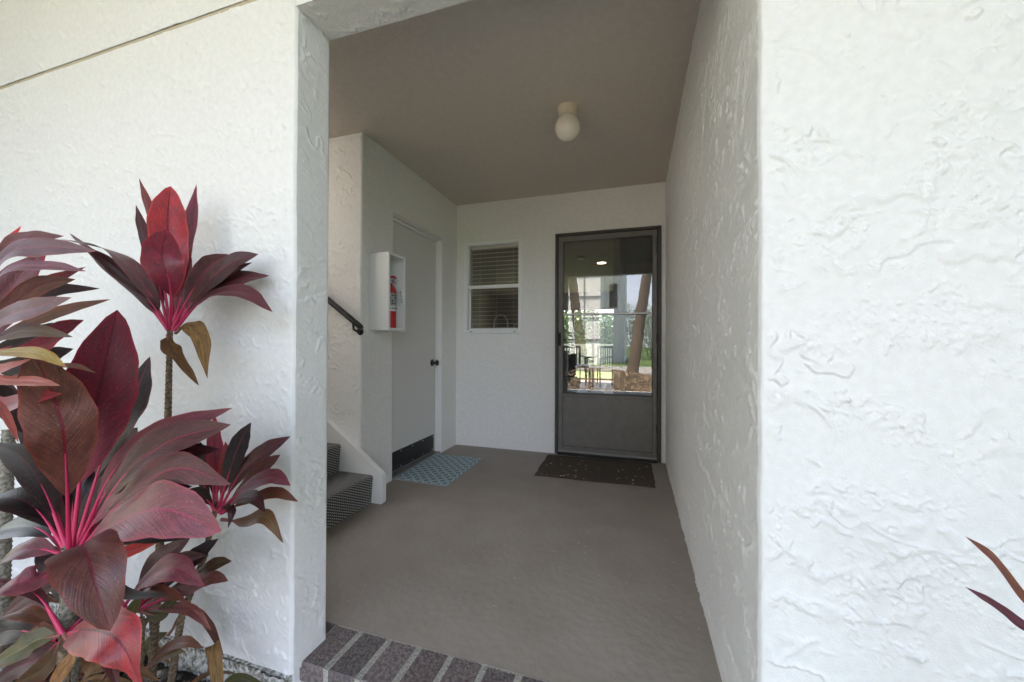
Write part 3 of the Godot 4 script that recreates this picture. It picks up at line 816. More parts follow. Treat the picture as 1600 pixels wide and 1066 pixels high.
	M.frond = mat(lin(0.060, 0.095, 0.028), 0.5)
	M.frond.backlight_enabled = true
	M.frond.backlight = Color(0.4, 0.45, 0.25)
	M.hedge = mat(lin(0.075, 0.135, 0.03), 0.55)
	M.hedge.vertex_color_use_as_albedo = true
	M.hedge.backlight_enabled = true
	M.hedge.backlight = Color(0.4, 0.45, 0.25)
	M.white_house = mat(lin(0.74, 0.73, 0.70), 0.7)
	M.house_line = mat(lin(0.20, 0.20, 0.20), 0.8)
	M.roof = mat(lin(0.22, 0.20, 0.19), 0.9)
	M.window_dark = mat(lin(0.03, 0.035, 0.04), 0.05)

func carpet_material() -> StandardMaterial3D:
	# woven grey carpet: slanting light stitches on a charcoal ground
	var S := 256
	var img := Image.create(S, S, false, Image.FORMAT_RGB8)
	var hm := Image.create(S, S, false, Image.FORMAT_RGB8)
	var n := noise(70, 0.11, 3)
	for y in S:
		for x in S:
			var col := int(x / 16)
			var sl := (y + (x % 16) * 0.9 + (8 if col % 2 else 0)) / 16.0
			var f := sl - floorf(sl)
			var cx := absf((x % 16) - 7.5) / 8.0
			var stitch := smoothstep(0.30, 0.42, f) * (1.0 - smoothstep(0.72, 0.84, f)) * (1.0 - smoothstep(0.55, 0.9, cx))
			var j := n.get_noise_2d(x, y) * 0.5 + 0.5
			var base := Color(0.22, 0.215, 0.21).lerp(Color(0.36, 0.35, 0.34), j)
			var light := Color(0.66, 0.65, 0.63).lerp(Color(0.84, 0.83, 0.80), j)
			img.set_pixel(x, y, base.lerp(light, stitch))
			var hh := 0.25 + 0.6 * stitch + 0.2 * (j - 0.5)
			hm.set_pixel(x, y, Color(hh, hh, hh))
	var m := mat(Color.WHITE, 0.95, 0.0, 0.2)
	m.albedo_texture = ImageTexture.create_from_image(img)
	bump(m, ImageTexture.create_from_image(hm), 0.35)
	m.uv1_scale = Vector3(4.0, 4.0, 1)
	return m

func trellis_material() -> StandardMaterial3D:
	# pale quatrefoil trellis woven on blue grey
	var W := 384
	var H := 256
	var img := Image.create(W, H, false, Image.FORMAT_RGB8)
	var n := noise(71, 0.2, 2)
	var cols := 9.0
	var rows := 6.0
	for y in H:
		for x in W:
			var u := x / float(W) * cols
			var v := y / float(H) * rows
			var best := 9.0
			for q in [[u, v], [u + 0.5, v + 0.5]]:
				var a: float = q[0] - floorf(q[0]) - 0.5
				var b: float = q[1] - floorf(q[1]) - 0.5
				var rr := absf(a) + absf(b) + 0.10 * cos(4.0 * atan2(b, a))
				best = minf(best, absf(rr - 0.47))
			var line := 1.0 - smoothstep(0.045, 0.09, best)
			var j := n.get_noise_2d(x, y) * 0.5 + 0.5
			var base := Color(0.45, 0.545, 0.58).lerp(Color(0.54, 0.63, 0.66), j)
			img.set_pixel(x, y, base.lerp(Color(0.84, 0.87, 0.87), line * (0.6 + 0.4 * j)))
	var m := mat(Color.WHITE, 0.9, 0.0, 0.25)
	m.albedo_texture = ImageTexture.create_from_image(img)
	bump(m, M.grain, 0.15)
	m.texture_repeat = true
	return m

func build_ground() -> void:
	var g := one_box("ground", Vector3(-120, GY - 0.3, -120), Vector3(120, GY, 120), M.grass)
	tag(g, "", "", "", "structure")
	var walk := one_box("sidewalk", Vector3(-14, GY - 0.05, 0.15), Vector3(14, GY + 0.02, 2.3), M.concrete, self, 0.01)
	tag(walk, "", "", "", "structure")
	var path := one_box("path", Vector3(-0.98, GY - 0.05, FZ - 0.03), Vector3(0.27, GY + 0.016, 0.145), M.concrete, self, 0.008)
	tag(path, "", "", "", "structure")
	var lot := one_box("road", Vector3(-40, GY - 0.05, 7.2), Vector3(40, GY + 0.012, 12.6), M.pale_road)
	tag(lot, "", "", "", "structure")
	# planting bed beside the opening: soil heaped against the wall, then loose stones
	var st := st_new()
	var nb := noise(80, 1.0, 3)
	var y := func(x: float, z: float) -> float: return -0.092 + 0.014 * nb.get_noise_2d(x * 6, z * 6) - 0.004 * smoothstep(-0.5, 0.1, z)
	for i in 60:
		for j in 24:
			var x0 := -4.0 + i * 0.05
			var z0 := -0.96 + j * 0.045
			var P := []
			for q in [[0, 0], [1, 0], [1, 1], [0, 1]]:
				var x: float = x0 + q[0] * 0.05
				var z: float = z0 + q[1] * 0.045
				P.append(Vector3(x, y.call(x, z), z))
			quad(st, P[0], P[1], P[2], P[3], Vector3.UP)
	var bed := obj("planting_bed", st, M.soil)
	tag(bed, "", "", "", "structure")
	# loose dark pebbles and bark bits
	var ball := SphereMesh.new()
	ball.radius = 0.5
	ball.height = 1.0
	ball.radial_segments = 9
	ball.rings = 5
	var am := st_new()
	am.append_from(ball, 0, Transform3D.IDENTITY)
	var lump: ArrayMesh = am.commit()
	var mdt := MeshDataTool.new()
	mdt.create_from_surface(lump, 0)
	var nl := noise(81, 1.4, 2)
	for k in mdt.get_vertex_count():
		var v := mdt.get_vertex(k)
		mdt.set_vertex(k, v * (1.0 + 0.55 * nl.get_noise_3dv(v * 1.3)))
	lump.clear_surfaces()
	mdt.commit_to_surface(lump)
	lump.surface_set_material(0, M.chip)
	var mm := MultiMesh.new()
	mm.transform_format = MultiMesh.TRANSFORM_3D
	mm.use_colors = true
	mm.mesh = lump
	mm.instance_count = 2600
	rng.seed = 82
	for k in 2600:
		var x := -1.03 - pow(rng.randf(), 1.3) * 1.6
		var z := rng.randf_range(FZ + 0.045, -0.30)
		var s := rng.randf_range(0.012, 0.030)
		var b := Basis(Vector3(rng.randf() - 0.5, rng.randf() - 0.5, rng.randf() - 0.5).normalized(), rng.randf() * TAU).scaled(Vector3(s, s * 0.7, s * rng.randf_range(0.7, 1.3)))
		mm.set_instance_transform(k, Transform3D(b, Vector3(x, y.call(x, z) + s * rng.randf_range(0.1, 0.6), z)))
		var tone := rng.randf_range(0.03, 0.13) if rng.randf() < 0.86 else rng.randf_range(0.2, 0.42)
		mm.set_instance_color(k, Color(tone * 1.12, tone * 0.92, tone * 0.78))
	var peb := MultiMeshInstance3D.new()
	peb.name = "bed_pebbles"
	peb.multimesh = mm
	add_child(peb)
	tag(peb, "loose dark brown pebbles and bark in the planting bed", "pebbles", "", "stuff")

func wall_part(called: String, am: ArrayMesh, m: Material, parent: Node, label := "") -> MeshInstance3D:
	var o := obj(called, am, m, parent)
	if label: o.set_meta("label", label)
	return o

func build_building() -> void:
	var B := thing("apartment_building", "white stucco apartment building with a recessed ground floor entry porch", "building")
	var U := Vector3.UP
	var X := Vector3.RIGHT
	var Zb := Vector3.BACK     # +z
	# left front wall with the jamb of the opening
	var am := ArrayMesh.new()
	var r := 0.009
	stucco(am, Vector3(-2.95, -0.012, FZ), X, U, Zb, JX + 2.95, 2.126, 0.0046, 0.0, 0.0, 1.15, 0.0, r, 2, 2)
	stucco(am, Vector3(JX, -0.012, FZ - r), -Zb, U, X, FZ - r - JZ, HB + 0.012, 0.0045, 0.9, 0.4, 0.9, 0.0, 0.006, 3, 4)
	stucco(am, Vector3(-2.95, 2.129, FZ), X, U, Zb, 3.2, 0.6, 0.006, 0.3, 2.2, 1.0, 0.0, 0.0, 0)
	add_boxes(am, [[Vector3(-7, -0.4, JZ), Vector3(JX - 0.005, CH + 0.1, FZ - 0.016)], [Vector3(-7, -0.4, FZ - 0.016), Vector3(-2.95, 2.114, FZ)], [Vector3(-7, 2.129, FZ - 0.016), Vector3(-2.95, 2.729, FZ)],
		[Vector3(-7, 2.729, JZ), Vector3(7, 2.859, FZ)], [Vector3(-7, 3.021, JZ), Vector3(7, 5.2, FZ)], [Vector3(-7, 2.859, JZ), Vector3(7, 3.021, FZ - 0.003)]])
	wall_part("front_wall", am, M.stucco, B, "textured white front wall behind the red plants")
	one_box("groove_seal", Vector3(-7, 2.1135, FZ - 0.0165), Vector3(0.3, 2.1295, FZ - 0.0028), M.groove, B)
	am = ArrayMesh.new()
	# rough footing showing below the paint
	stucco(am, Vector3(-2.95, -0.25, FZ + 0.030), X, Vector3(0, 1, -0.07).normalized(), Zb, 1.935, 0.238, 0.006, 1.2, 1.9, 3.0, 0.0, 0.0, 0)
	add_boxes(am, [[Vector3(-2.95, -0.4, FZ - 0.012), Vector3(-1.0155, -0.0125, FZ + 0.010)]])
	wall_part("footing", am, M.footing, B)
	# header over the opening
	am = ArrayMesh.new()
	stucco(am, Vector3(JX, HB, JZ), X, Zb, -U, RX - JX, FZ - JZ - 0.002, 0.005, 0.4, 1.6, 0.9, 0.0, 0.0, 15)
	stucco(am, Vector3(JX, HB, FZ), X, U, Zb, RX - JX, 2.114 - HB, 0.006, 1.947, HB + 0.012, 1.0, 0.0, 0.0, 4)
	add_boxes(am, [[Vector3(JX - 0.004, HB + 0.005, JZ), Vector3(RX, CH + 0.1, FZ - 0.016)]])
	wall_part("header_beam", am, M.stucco, B)
	# right front wall and the porch wall behind its corner
	am = ArrayMesh.new()
	stucco(am, Vector3(RX, -0.3, FZ), X, U, Zb, 1.1, 2.9, 0.0033, 0.77, 0.1, 1.75, 0.012, 0.0, 1, 1)
	add_boxes(am, [[Vector3(RX + 0.02, -0.4, BZ - 0.2), Vector3(RX + 0.45, CH + 0.1, FZ - 0.02)], [Vector3(RX + 1.1, -0.4, JZ), Vector3(7, 2.729, FZ)]])
	wall_part("front_wall", am, M.stucco, B, "heavily trowelled white front wall at the right")
	am = ArrayMesh.new()
	stucco(am, Vector3(RX, -0.05, FZ - 0.012), -Zb, U, -X, FZ - 0.012 - BZ, CH + 0.06, 0.0062, 0.2, 0.3, 1.35, 0.0, 0.0, 1, 8)
	wall_part("porch_wall", am, M.porch_stucco_lightened, B, "long textured white wall along the right of the porch")
	# wall behind the stairs and left porch wall with the utility door opening
	am = ArrayMesh.new()
	stucco(am, Vector3(-3.2, -0.02, SZ), X, U, Zb, LX + 3.2, CH + 0.03, 0.006, 0.3, 0.2, 1.1, 0.0, 0.008, 2)
	add_boxes(am, [[Vector3(-7, -0.1, SZ - 0.1), Vector3(LX - 0.03, 5.2, SZ - 0.02)], [Vector3(-7, -0.1, SZ - 0.02), Vector3(-3.2, 5.2, SZ)]])
	wall_part("stair_wall", am, M.porch_stucco_lightened, B)
	am = ArrayMesh.new()
	var dz0 := -2.465
	var dz1 := -3.232
	var dt := 1.975
	stucco(am, Vector3(LX, -0.02, SZ - 0.008), -Zb, U, X, SZ - 0.008 - dz0, CH + 0.03, 0.006, 0.7, 0.2, 0.85, 0.0, 0.004, 3)
	stucco(am, Vector3(LX, dt, dz0), -Zb, U, X, dz0 - dz1, CH + 0.01 - dt, 0.008, 1.057, 2.175, 0.7, 0.0, 0.0, 4)
	stucco(am, Vector3(LX, -0.02, dz1), -Zb, U, X, dz1 - BZ, CH + 0.03, 0.008, 1.816, 0.2, 0.6, 0.004, 0.0, 3)
	add_boxes(am, [[Vector3(LX - 0.2, -0.1, dz0 + 0.003), Vector3(LX - 0.006, CH + 0.05, SZ - 0.021)], [Vector3(LX - 0.2, dt + 0.003, dz1), Vector3(LX - 0.006, CH + 0.05, dz0)], [Vector3(LX - 0.2, -0.1, BZ), Vector3(LX - 0.006, CH + 0.05, dz1 - 0.003)]])
	wall_part("side_wall", am, M.plaster, B)
	# back wall with openings for the window and the storm door
	am = ArrayMesh.new()
	var wx0 := -1.612
	var wx1 := -1.023
	var wy0 := 1.12
	var wy1 := 2.005
	var sx0 := -0.70
	var sx1 := 0.217
	var sy1 := 2.02
	for q in [[LX, wx0, -0.02, CH], [wx0, wx1, -0.02, wy0], [wx0, wx1, wy1, CH], [wx1, sx0, -0.02, CH], [sx0, sx1, sy1, CH], [sx1, RX, -0.02, CH]]:
		stucco(am, Vector3(q[0], q[2], BZ), X, U, Zb, q[1] - q[0], q[3] - q[2], 0.008, q[0] + 2.0, q[2] + 0.4, 0.42, 0.0, 0.0, 0)
		add_boxes(am, [[Vector3(q[0], q[2], BZ - 0.2), Vector3(q[1], q[3], BZ - 0.004)]])
	add_boxes(am, [[Vector3(-4.1, -0.1, BZ - 0.2), Vector3(LX, 2.8, BZ - 0.02)], [Vector3(RX, -0.1, BZ - 0.3), Vector3(2.0, 2.8, BZ - 0.201)]])
	wall_part("back_wall", am, M.plaster, B)
	var ce := one_box("porch_ceiling", Vector3(-2.40, CH, BZ - 0.01), Vector3(RX + 0.03, CH + 0.2, JZ), M.ceiling, B)
	ce.set_meta("label", "taupe painted porch ceiling")
	# the rest of the shell
	var shell := st_new()
	box(shell, Vector3(-7, -0.4, -11.2), Vector3(-6.8, 5.2, JZ))
	box(shell, Vector3(6.8, -0.4, -11.2), Vector3(7, 5.2, JZ))
	box(shell, Vector3(-6.8, 2.75, -11.2), Vector3(6.8, 5.2, -11.0))
	box(shell, Vector3(-6.8, 2.61, -10.99), Vector3(-2.41, 2.74, SZ - 0.101))
	box(shell, Vector3(-2.40, 2.61, -10.99), Vector3(6.79, 2.74, JZ - 0.001))
	obj("outer_wall", shell, M.white_house, B)
	one_box("roof", Vector3(-2.40, 5.2, -11.8), Vector3(7.5, 5.4, -0.88), M.roof, B)
	one_box("roof", Vector3(-7.5, 5.2, -11.8), Vector3(-2.401, 5.4, SZ), M.roof, B)      # roof gap over the stair added to let daylight into the porch
	one_box("added_overhang", Vector3(-7, 2.86, FZ), Vector3(7, 3.02, 1.3), M.white_house, B)  # unseen slab added to keep sky light off the front wall
	build_room(B)
	build_storm_door(B)
	build_utility_door(B, dz0, dz1, dt)
	build_window(B, wx0, wx1, wy0, wy1)
	# porch floor
	var fl := one_box("porch_floor", Vector3(-5.2, -0.12, BZ - 0.01), Vector3(RX + 0.01, 0.0, -1.146), M.floor)
	tag(fl, "", "", "", "structure")
	# brick edging
	var E := thing("brick_step", "row of dark brown bricks edging the porch floor", "step")
	var mo := st_new()
	box(mo, Vector3(-1.02, -0.14, -1.1455), Vector3(RX, -0.0015, -0.978))
	obj("mortar", mo, M.mortar, E)
	rng.seed = 90
	var bm := st_new()
	for k in 11:
		var x0 := -1.018 + k * 0.1155
		var b := st_new()
		var j := rng.randf_range(-0.0025, 0.0025)
		box(b, Vector3(x0, -0.062, -1.1452 + absf(j)), Vector3(minf(x0 + 0.1015 + j, RX - 0.002), 0.002 + j * 0.6, -0.972 + j), 0.006)
		obj("brick", b, M.bricks[k % 4 if k != 6 else 1], E)
		var c := st_new()
		box(c, Vector3(x0 + 0.02 + j, -0.135, -1.10), Vector3(minf(x0 + 0.125, RX - 0.002), -0.072, -0.975 + j), 0.005)
		obj("brick", c, M.bricks[(k + 2) % 4], E)

func build_room(B: Node) -> void:
	# the flat behind the storm door and the window, open through to the patio doors
	var z0 := BZ - 0.2
	var z1 := -11.0
	var st := st_new()
	box(st, Vector3(-4.1, -0.1, z1), Vector3(-4.0, 2.6, z0))
	box(st, Vector3(1.4, -0.1, z1), Vector3(1.5, 2.6, z0))
	box(st, Vector3(-4.0, -0.1, z1), Vector3(-2.7, 2.6, z1 + 0.1))
	box(st, Vector3(-2.7, 2.02, z1), Vector3(-0.42, 2.6, z1 + 0.1))
	box(st, Vector3(-0.42, -0.1, z1), Vector3(1.4, 2.6, z1 + 0.1))
	box(st, Vector3(-0.27, -0.0, -10.88), Vector3(-0.19, 2.5, -5.3))
	box(st, Vector3(-0.18, -0.0, -7.3), Vector3(1.39, 2.5, -7.2))
	obj("room_wall", st, M.room_wall, B)
	one_box("room_ceiling", Vector3(-4.0, 2.44, z1 + 0.1), Vector3(1.4, 2.6, z0), M.room_wall, B)
	one_box("room_floor", Vector3(-4.0, -0.1, z1 + 0.1), Vector3(1.4, 0.0, z0), M.room_floor, B)
	var sd := node("patio_door", B)
	var f := st_new()
	for x in [-2.68, -1.70, -1.14, -0.52]:
		box(f, Vector3(x, 0, z1 + 0.02), Vector3(x + 0.075, 2.02, z1 + 0.07))
	box(f, Vector3(-2.68, 1.95, z1 + 0.025), Vector3(-0.43, 2.02, z1 + 0.065))
	box(f, Vector3(-2.68, 0, z1 + 0.025), Vector3(-0.43, 0.06, z1 + 0.065))
	obj("frame", f, M.bronze, sd)
	for q in [[-2.60, -1.70], [-1.62, -1.14], [-1.06, -0.52]]:
		one_box("pane", Vector3(q[0], 0.06, z1 + 0.042), Vector3(q[1], 1.95, z1 + 0.048), M.glass, sd)

func build_storm_door(B: Node) -> void:
	var D := node("storm_door", B)
	D.set_meta("label", "dark bronze storm door with glass above a solid lower panel")
	var x0 := -0.696
	var x1 := 0.2137
	var y1 := 2.016
	var z := BZ
	var f := st_new()
	box(f, Vector3(x0, 0.012, z - 0.05), Vector3(x0 + 0.026, y1, z + 0.026), 0.002)
	box(f, Vector3(x1 - 0.030, 0.012, z - 0.05), Vector3(x1, y1, z + 0.026), 0.002)
	box(f, Vector3(x0 + 0.027, y1 - 0.024, z - 0.05), Vector3(x1 - 0.031, y1, z + 0.025), 0.002)
	obj("frame", f, M.bronze_dark, D)
	var a := x0 + 0.028
	var b := x1 - 0.033
	var gl := -0.626
	var gr := 0.147
	var s := st_new()
	box(s, Vector3(a, 0.045, z - 0.02), Vector3(gl, y1 - 0.027, z + 0.014), 0.003)
	obj("stile", s, M.bronze, D)
	s = st_new()
	box(s, Vector3(gr, 0.045, z - 0.02), Vector3(b, y1 - 0.027, z + 0.014), 0.003)
	obj("stile", s, M.bronze, D)
	s = st_new()
	box(s, Vector3(gl + 0.001, 1.942, z - 0.02), Vector3(gr - 0.001, y1 - 0.027, z + 0.0135), 0.003)
	obj("top_rail", s, M.bronze, D)
	s = st_new()
	box(s, Vector3(gl + 0.001, 1.266, z - 0.014), Vector3(gr - 0.001, 1.284, z + 0.010), 0.003)
	obj("middle_rail", s, M.alum, D)
	s = st_new()
	box(s, Vector3(gl + 0.001, 0.528, z - 0.02), Vector3(gr - 0.001, 0.556, z + 0.012), 0.004)
	obj("lock_rail", s, M.bronze, D)
	s = st_new()
	box(s, Vector3(gl + 0.001, 0.045, z - 0.02), Vector3(gr - 0.001, 0.083, z + 0.0135), 0.004)
	obj("bottom_rail", s, M.bronze, D)
	s = st_new()
	box(s, Vector3(gl + 0.001, 0.084, z - 0.012), Vector3(gr - 0.001, 0.527, z + 0.004), 0.001)
	obj("kick_panel", s, M.bronze, D)
	s = st_new()
	box(s, Vector3(a, 0.022, z - 0.015), Vector3(b, 0.044, z + 0.012), 0.002)
	obj("door_sweep", s, M.alum, D)
	s = st_new()
	box(s, Vector3(x0 + 0.027, 0.001, z - 0.10), Vector3(x1 - 0.031, 0.019, z + 0.035), 0.004)
	obj("threshold", s, M.black_metal, D)
	# glass: the panes are very slightly uneven, as old panes are
	# two glass panels in front; added full pane behind strengthens the reflection
	for q in [[1.284, 1.942, -0.0035], [0.556, 1.266, -0.0075], [0.556, 1.942, -0.0185]]:
		one_box("pane", Vector3(gl, q[0], z + q[2] - 0.003), Vector3(gr, q[1], z + q[2]), M.glass, D)
	s = st_new()
	for e in [[Vector3(gl, 0.5565, z - 0.002), Vector3(gr, 0.566, z + 0.009)], [Vector3(gl, 1.934, z - 0.002), Vector3(gr, 1.9415, z + 0.009)], [Vector3(gl + 0.0005, 0.567, z - 0.002), Vector3(gl + 0.006, 1.933, z + 0.008)], [Vector3(gr - 0.006, 0.567, z - 0.002), Vector3(gr - 0.0005, 1.933, z + 0.008)]]:
		box(s, e[0], e[1])
	obj("glazing_bead", s, M.bronze_dark, D)
	s = st_new()
	box(s, Vector3(-0.666, 0.99, z + 0.0145), Vector3(-0.643, 1.11, z + 0.022), 0.003)
	tube(s, [Vector3(-0.655, 1.095, z + 0.02), Vector3(-0.652, 1.085, z + 0.045), Vector3(-0.652, 1.05, z + 0.052), Vector3(-0.655, 1.015, z + 0.045), Vector3(-0.656, 1.005, z + 0.02)], [0.006], 8)
	obj("handle", s, M.black_metal, D)
	s = st_new()
	box(s, Vector3(-0.616, 1.045, z - 0.004), Vector3(-0.600, 1.057, z + 0.016), 0.002)
	obj("latch", s, M.black_metal, D)
	for y in [0.25, 1.02, 1.78]:
		s = st_new()
		tube(s, [Vector3(x1 - 0.032, y, z + 0.024), Vector3(x1 - 0.032, y + 0.07, z + 0.024)], [0.0065], 8)
		obj("hinge", s, M.bronze_dark, D)
	var sticker := st_new()
	prism(sticker, PackedVector2Array([Vector2(-0.048, 0), Vector2(0.048, 0), Vector2(0.0, 0.085)]), Vector3(-0.222, 0.572, z - 0.0125), Vector3.RIGHT, Vector3.UP, Vector3(0, 0, 0.0008))
	obj("sticker", sticker, M.label_white, D)

func build_utility_door(B: Node, z0: float, z1: float, top: float) -> void:
	var D := node("utility_door", B)
	D.set_meta("label", "flush off white utility door with black kick plate")
	var x := LX - 0.060
	one_box("slab", Vector3(x - 0.045, 0.022, z1 + 0.022), Vector3(x, top - 0.022, z0 - 0.004), M.door_paint, D, 0.002)
	# jamb and stop on the far side and overhead
	var s := st_new()
	box(s, Vector3(x - 0.09, 0.0, z1 + 0.001), Vector3(LX + 0.004, top - 0.001, z1 + 0.018), 0.002)
	box(s, Vector3(x + 0.003, 0.0, z1 + 0.0185), Vector3(x + 0.020, top - 0.02, z1 + 0.030), 0.002)
	box(s, Vector3(x - 0.09, top - 0.018, z1 + 0.019), Vector3(LX - 0.004, top - 0.001, z0 - 0.001), 0.002)
	box(s, Vector3(x + 0.003, top - 0.034, z1 + 0.031), Vector3(x + 0.020, top - 0.0185, z0 - 0.001), 0.002)
	obj("door_frame", s, M.trim, D)
	one_box("threshold", Vector3(x - 0.06, 0.001, z1 + 0.019), Vector3(LX - 0.002, 0.016, z0 - 0.002), M.alum, D, 0.003)
	one_box("kick_plate", Vector3(x + 0.0008, 0.028, z1 + 0.05), Vector3(x + 0.0035, 0.176, z0 - 0.008), M.black_metal, D, 0.0008)
	for k in 5:
		for y in [0.044, 0.160]:
			var c := st_new()
			lathe(c, Vector3(x + 0.003, y, lerpf(z1 + 0.075, z0 - 0.03, k / 4.0)), [[0.0065, 0.0], [0.006, 0.0018], [0.003, 0.003], [0.0, 0.0032]], 10, Vector3.RIGHT)
			obj("screw", c, M.steel, D)
	var kb := st_new()
	lathe(kb, Vector3(x + 0.0005, 0.832, -3.150), [[0.0, 0.0], [0.031, 0.0], [0.031, 0.004], [0.026, 0.008], [0.011, 0.010], [0.010, 0.030], [0.017, 0.036], [0.025, 0.045], [0.026, 0.053], [0.022, 0.060], [0.012, 0.064], [0.0, 0.065]], 20, Vector3.RIGHT)
	obj("knob", kb, M.black_metal, D)

func build_window(B: Node, x0: float, x1: float, y0: float, y1: float) -> void:
	var W := node("window", B)
	W.set_meta("label", "white vinyl single hung window with blinds behind it")
	var z := BZ
	var f := st_new()
	box(f, Vector3(x0 - 0.004, y0 - 0.003, z - 0.07), Vector3(x0 + 0.034, y1 + 0.003, z + 0.012), 0.003)
	box(f, Vector3(x1 - 0.030, y0 - 0.003, z - 0.07), Vector3(x1 + 0.004, y1 + 0.003, z + 0.012), 0.003)
	box(f, Vector3(x0 + 0.0345, y1 - 0.030, z - 0.07), Vector3(x1 - 0.0305, y1 + 0.003, z + 0.0115), 0.003)
	box(f, Vector3(x0 + 0.0345, y0 - 0.003, z - 0.07), Vector3(x1 - 0.0305, y0 + 0.022, z + 0.0115), 0.003)
	obj("frame", f, M.vinyl, W)
	var sill := st_new()
	box(sill, Vector3(x0 - 0.006, y0 - 0.016, z - 0.01), Vector3(x1 + 0.006, y0 - 0.0035, z + 0.020), 0.003)
	obj("sill", sill, M.vinyl, W)
	var my := 1.563
	var a := x0 + 0.035
	var b := x1 - 0.031
	# upper sash in front, lower sash set back
	for k in 2:
		var lo := my - 0.016 if k == 0 else y0 + 0.0225
		var hi := y1 - 0.0305 if k == 0 else my + 0.006
		var zz := z - 0.006 if k == 0 else z - 0.036
		var w := 0.006 if k == 0 else 0.014
		var s := st_new()
		box(s, Vector3(a, lo, zz - 0.026), Vector3(a + w, hi, zz), 0.002)
		box(s, Vector3(b - w, lo, zz - 0.026), Vector3(b, hi, zz), 0.002)
		box(s, Vector3(a + w, hi - w, zz - 0.026), Vector3(b - w, hi, zz - 0.0005), 0.002)
		box(s, Vector3(a + w, lo, zz - 0.026), Vector3(b - w, lo + (0.034 if k == 0 else 0.016), zz - 0.0005), 0.002)
		obj("sash", s, M.vinyl, W)
		one_box("pane", Vector3(a + w, lo + (0.034 if k == 0 else 0.016), zz - 0.014), Vector3(b - w, hi - w, zz - 0.011), M.glass if k == 0 else M.screen_glass, W)
	for x in [x0 + 0.06, x1 - 0.08]:
		one_box("weep_slot", Vector3(x, y0 + 0.001, z + 0.0118), Vector3(x + 0.03, y0 + 0.006, z + 0.0128), M.bronze_dark, W)

func build_stairs() -> void:
	var S := thing("staircase", "white sided staircase in grey woven carpet rising behind the front wall", "stairs")
	var rise := 0.176
	var run := 0.25
	var xs := -1.585
	for k in 13:
		var st := st_new()
		var x0 := xs - k * run
		var y0 := k * rise
		# rounded nosing: profile riser + tread
		var prof := PackedVector2Array([Vector2(0.0, y0), Vector2(0.010, y0 + rise - 0.035), Vector2(0.014, y0 + rise - 0.018), Vector2(0.010, y0 + rise - 0.006), Vector2(0.0, y0 + rise), Vector2(-run - 0.02, y0 + rise)])
		var len_ := 0.0
		for i in prof.size() - 1:
			var a := prof[i]
			var b := prof[i + 1]
			var l := (b - a).length()
			var za := -2.0745
			var zb := JZ - 0.004
			var nn := Vector3((b - a).y, -(b - a).x, 0).normalized()
			var P := [Vector3(x0 + a.x, a.y, za), Vector3(x0 + b.x, b.y, za), Vector3(x0 + b.x, b.y, zb), Vector3(x0 + a.x, a.y, zb)]
			var UV := [Vector2(za, -len_), Vector2(za, -len_ - l), Vector2(zb, -len_ - l), Vector2(zb, -len_)]
			for q in [0, 2, 1, 0, 3, 2]:
				vert(st, P[q], nn, UV[q])
			len_ += l
		obj("step", st, M.carpet, S)
	var poly := PackedVector2Array([Vector2(-1.570, 0.0), Vector2(-1.560, -0.001), Vector2(-1.512, 0.0), Vector2(-1.503, 0.012), Vector2(-1.502, 0.160), Vector2(-1.506, 0.176), Vector2(-1.516, 0.190)])
	poly.append(Vector2(-1.69, 0.320))
	poly.append(Vector2(-5.0, 0.320 + (5.0 - 1.69) * 0.704))
	poly.append(Vector2(-5.0, 0.0 + (5.0 - 1.69) * 0.70))
	poly.append(Vector2(-1.72, 0.02))
	var st2 := st_new()
	prism(st2, poly, Vector3(0, 0, SZ + 0.003), Vector3.RIGHT, Vector3.UP, Vector3(0, 0, 0.038))
	obj("stringer", st2, M.trim, S)
	# handrail
	var H := thing("handrail", "dark metal handrail slanting down the stair wall", "handrail")
	var a := Vector3(-3.6, 1.293 + (3.6 - 1.907) * 0.702, SZ + 0.07)
	var e := Vector3(-1.648, 1.110, SZ + 0.07)
	var rl := st_new()
	tube(rl, [a, e + Vector3(-0.02, 0.014, 0), e, e + Vector3(0.010, -0.010, -0.004)], [0.018, 0.018, 0.017, 0.009], 14)
	obj("rail", rl, M.iron, H)
	for t in [0.03, 0.45, 0.85]:
		var p := e.lerp(a, t)
		var b := st_new()
		tube(b, [p + Vector3(0, -0.015, 0), p + Vector3(0.0, -0.055, -0.004), p + Vector3(0, -0.065, -0.03), p + Vector3(0, -0.066, -0.066)], [0.007], 8)
		lathe(b, p + Vector3(0, -0.066, -0.068), [[0.026, 0.0], [0.024, 0.005], [0.0, 0.007]], 14, Vector3.BACK)
		obj("bracket", b, M.iron, H)

func mat_sheet(c: Array, th: float, rim: float) -> ArrayMesh:
	# a floor mat with a slightly rounded, not quite straight edge; c: corners from above, uv over the whole
	var st := st_new()
	var nu := 24
	var nv := 16
	var wob := noise(95, 1.0, 2)
	var P := func(i: int, j: int) -> Vector3:
		var u := float(i) / nu
		var v := float(j) / nv
		var p: Vector3 = (c[0] as Vector3).lerp(c[1], u).lerp((c[3] as Vector3).lerp(c[2], u), v)
		p += Vector3(wob.get_noise_2d(u * 3.0, v * 3.0 + 5.0), 0, wob.get_noise_2d(u * 3.0 + 9.0, v * 3.0)) * 0.008
		var e := minf(minf(u, 1.0 - u) * nu, minf(v, 1.0 - v) * nv)
		p.y = th * (1.0 if e >= 1.0 else rim) + 0.0015 * wob.get_noise_2d(u * 5.0, v * 5.0) + 0.001
		return p
	for i in nu:
		for j in nv:
			for q in [[0, 0], [1, 0], [1, 1], [0, 0], [1, 1], [0, 1]]:
				st.set_uv(Vector2(float(i + q[0]) / nu, float(j + q[1]) / nv))
				st.add_vertex(P.call(i + q[0], j + q[1]))
	st.index()
	st.generate_normals()
	return st.commit()

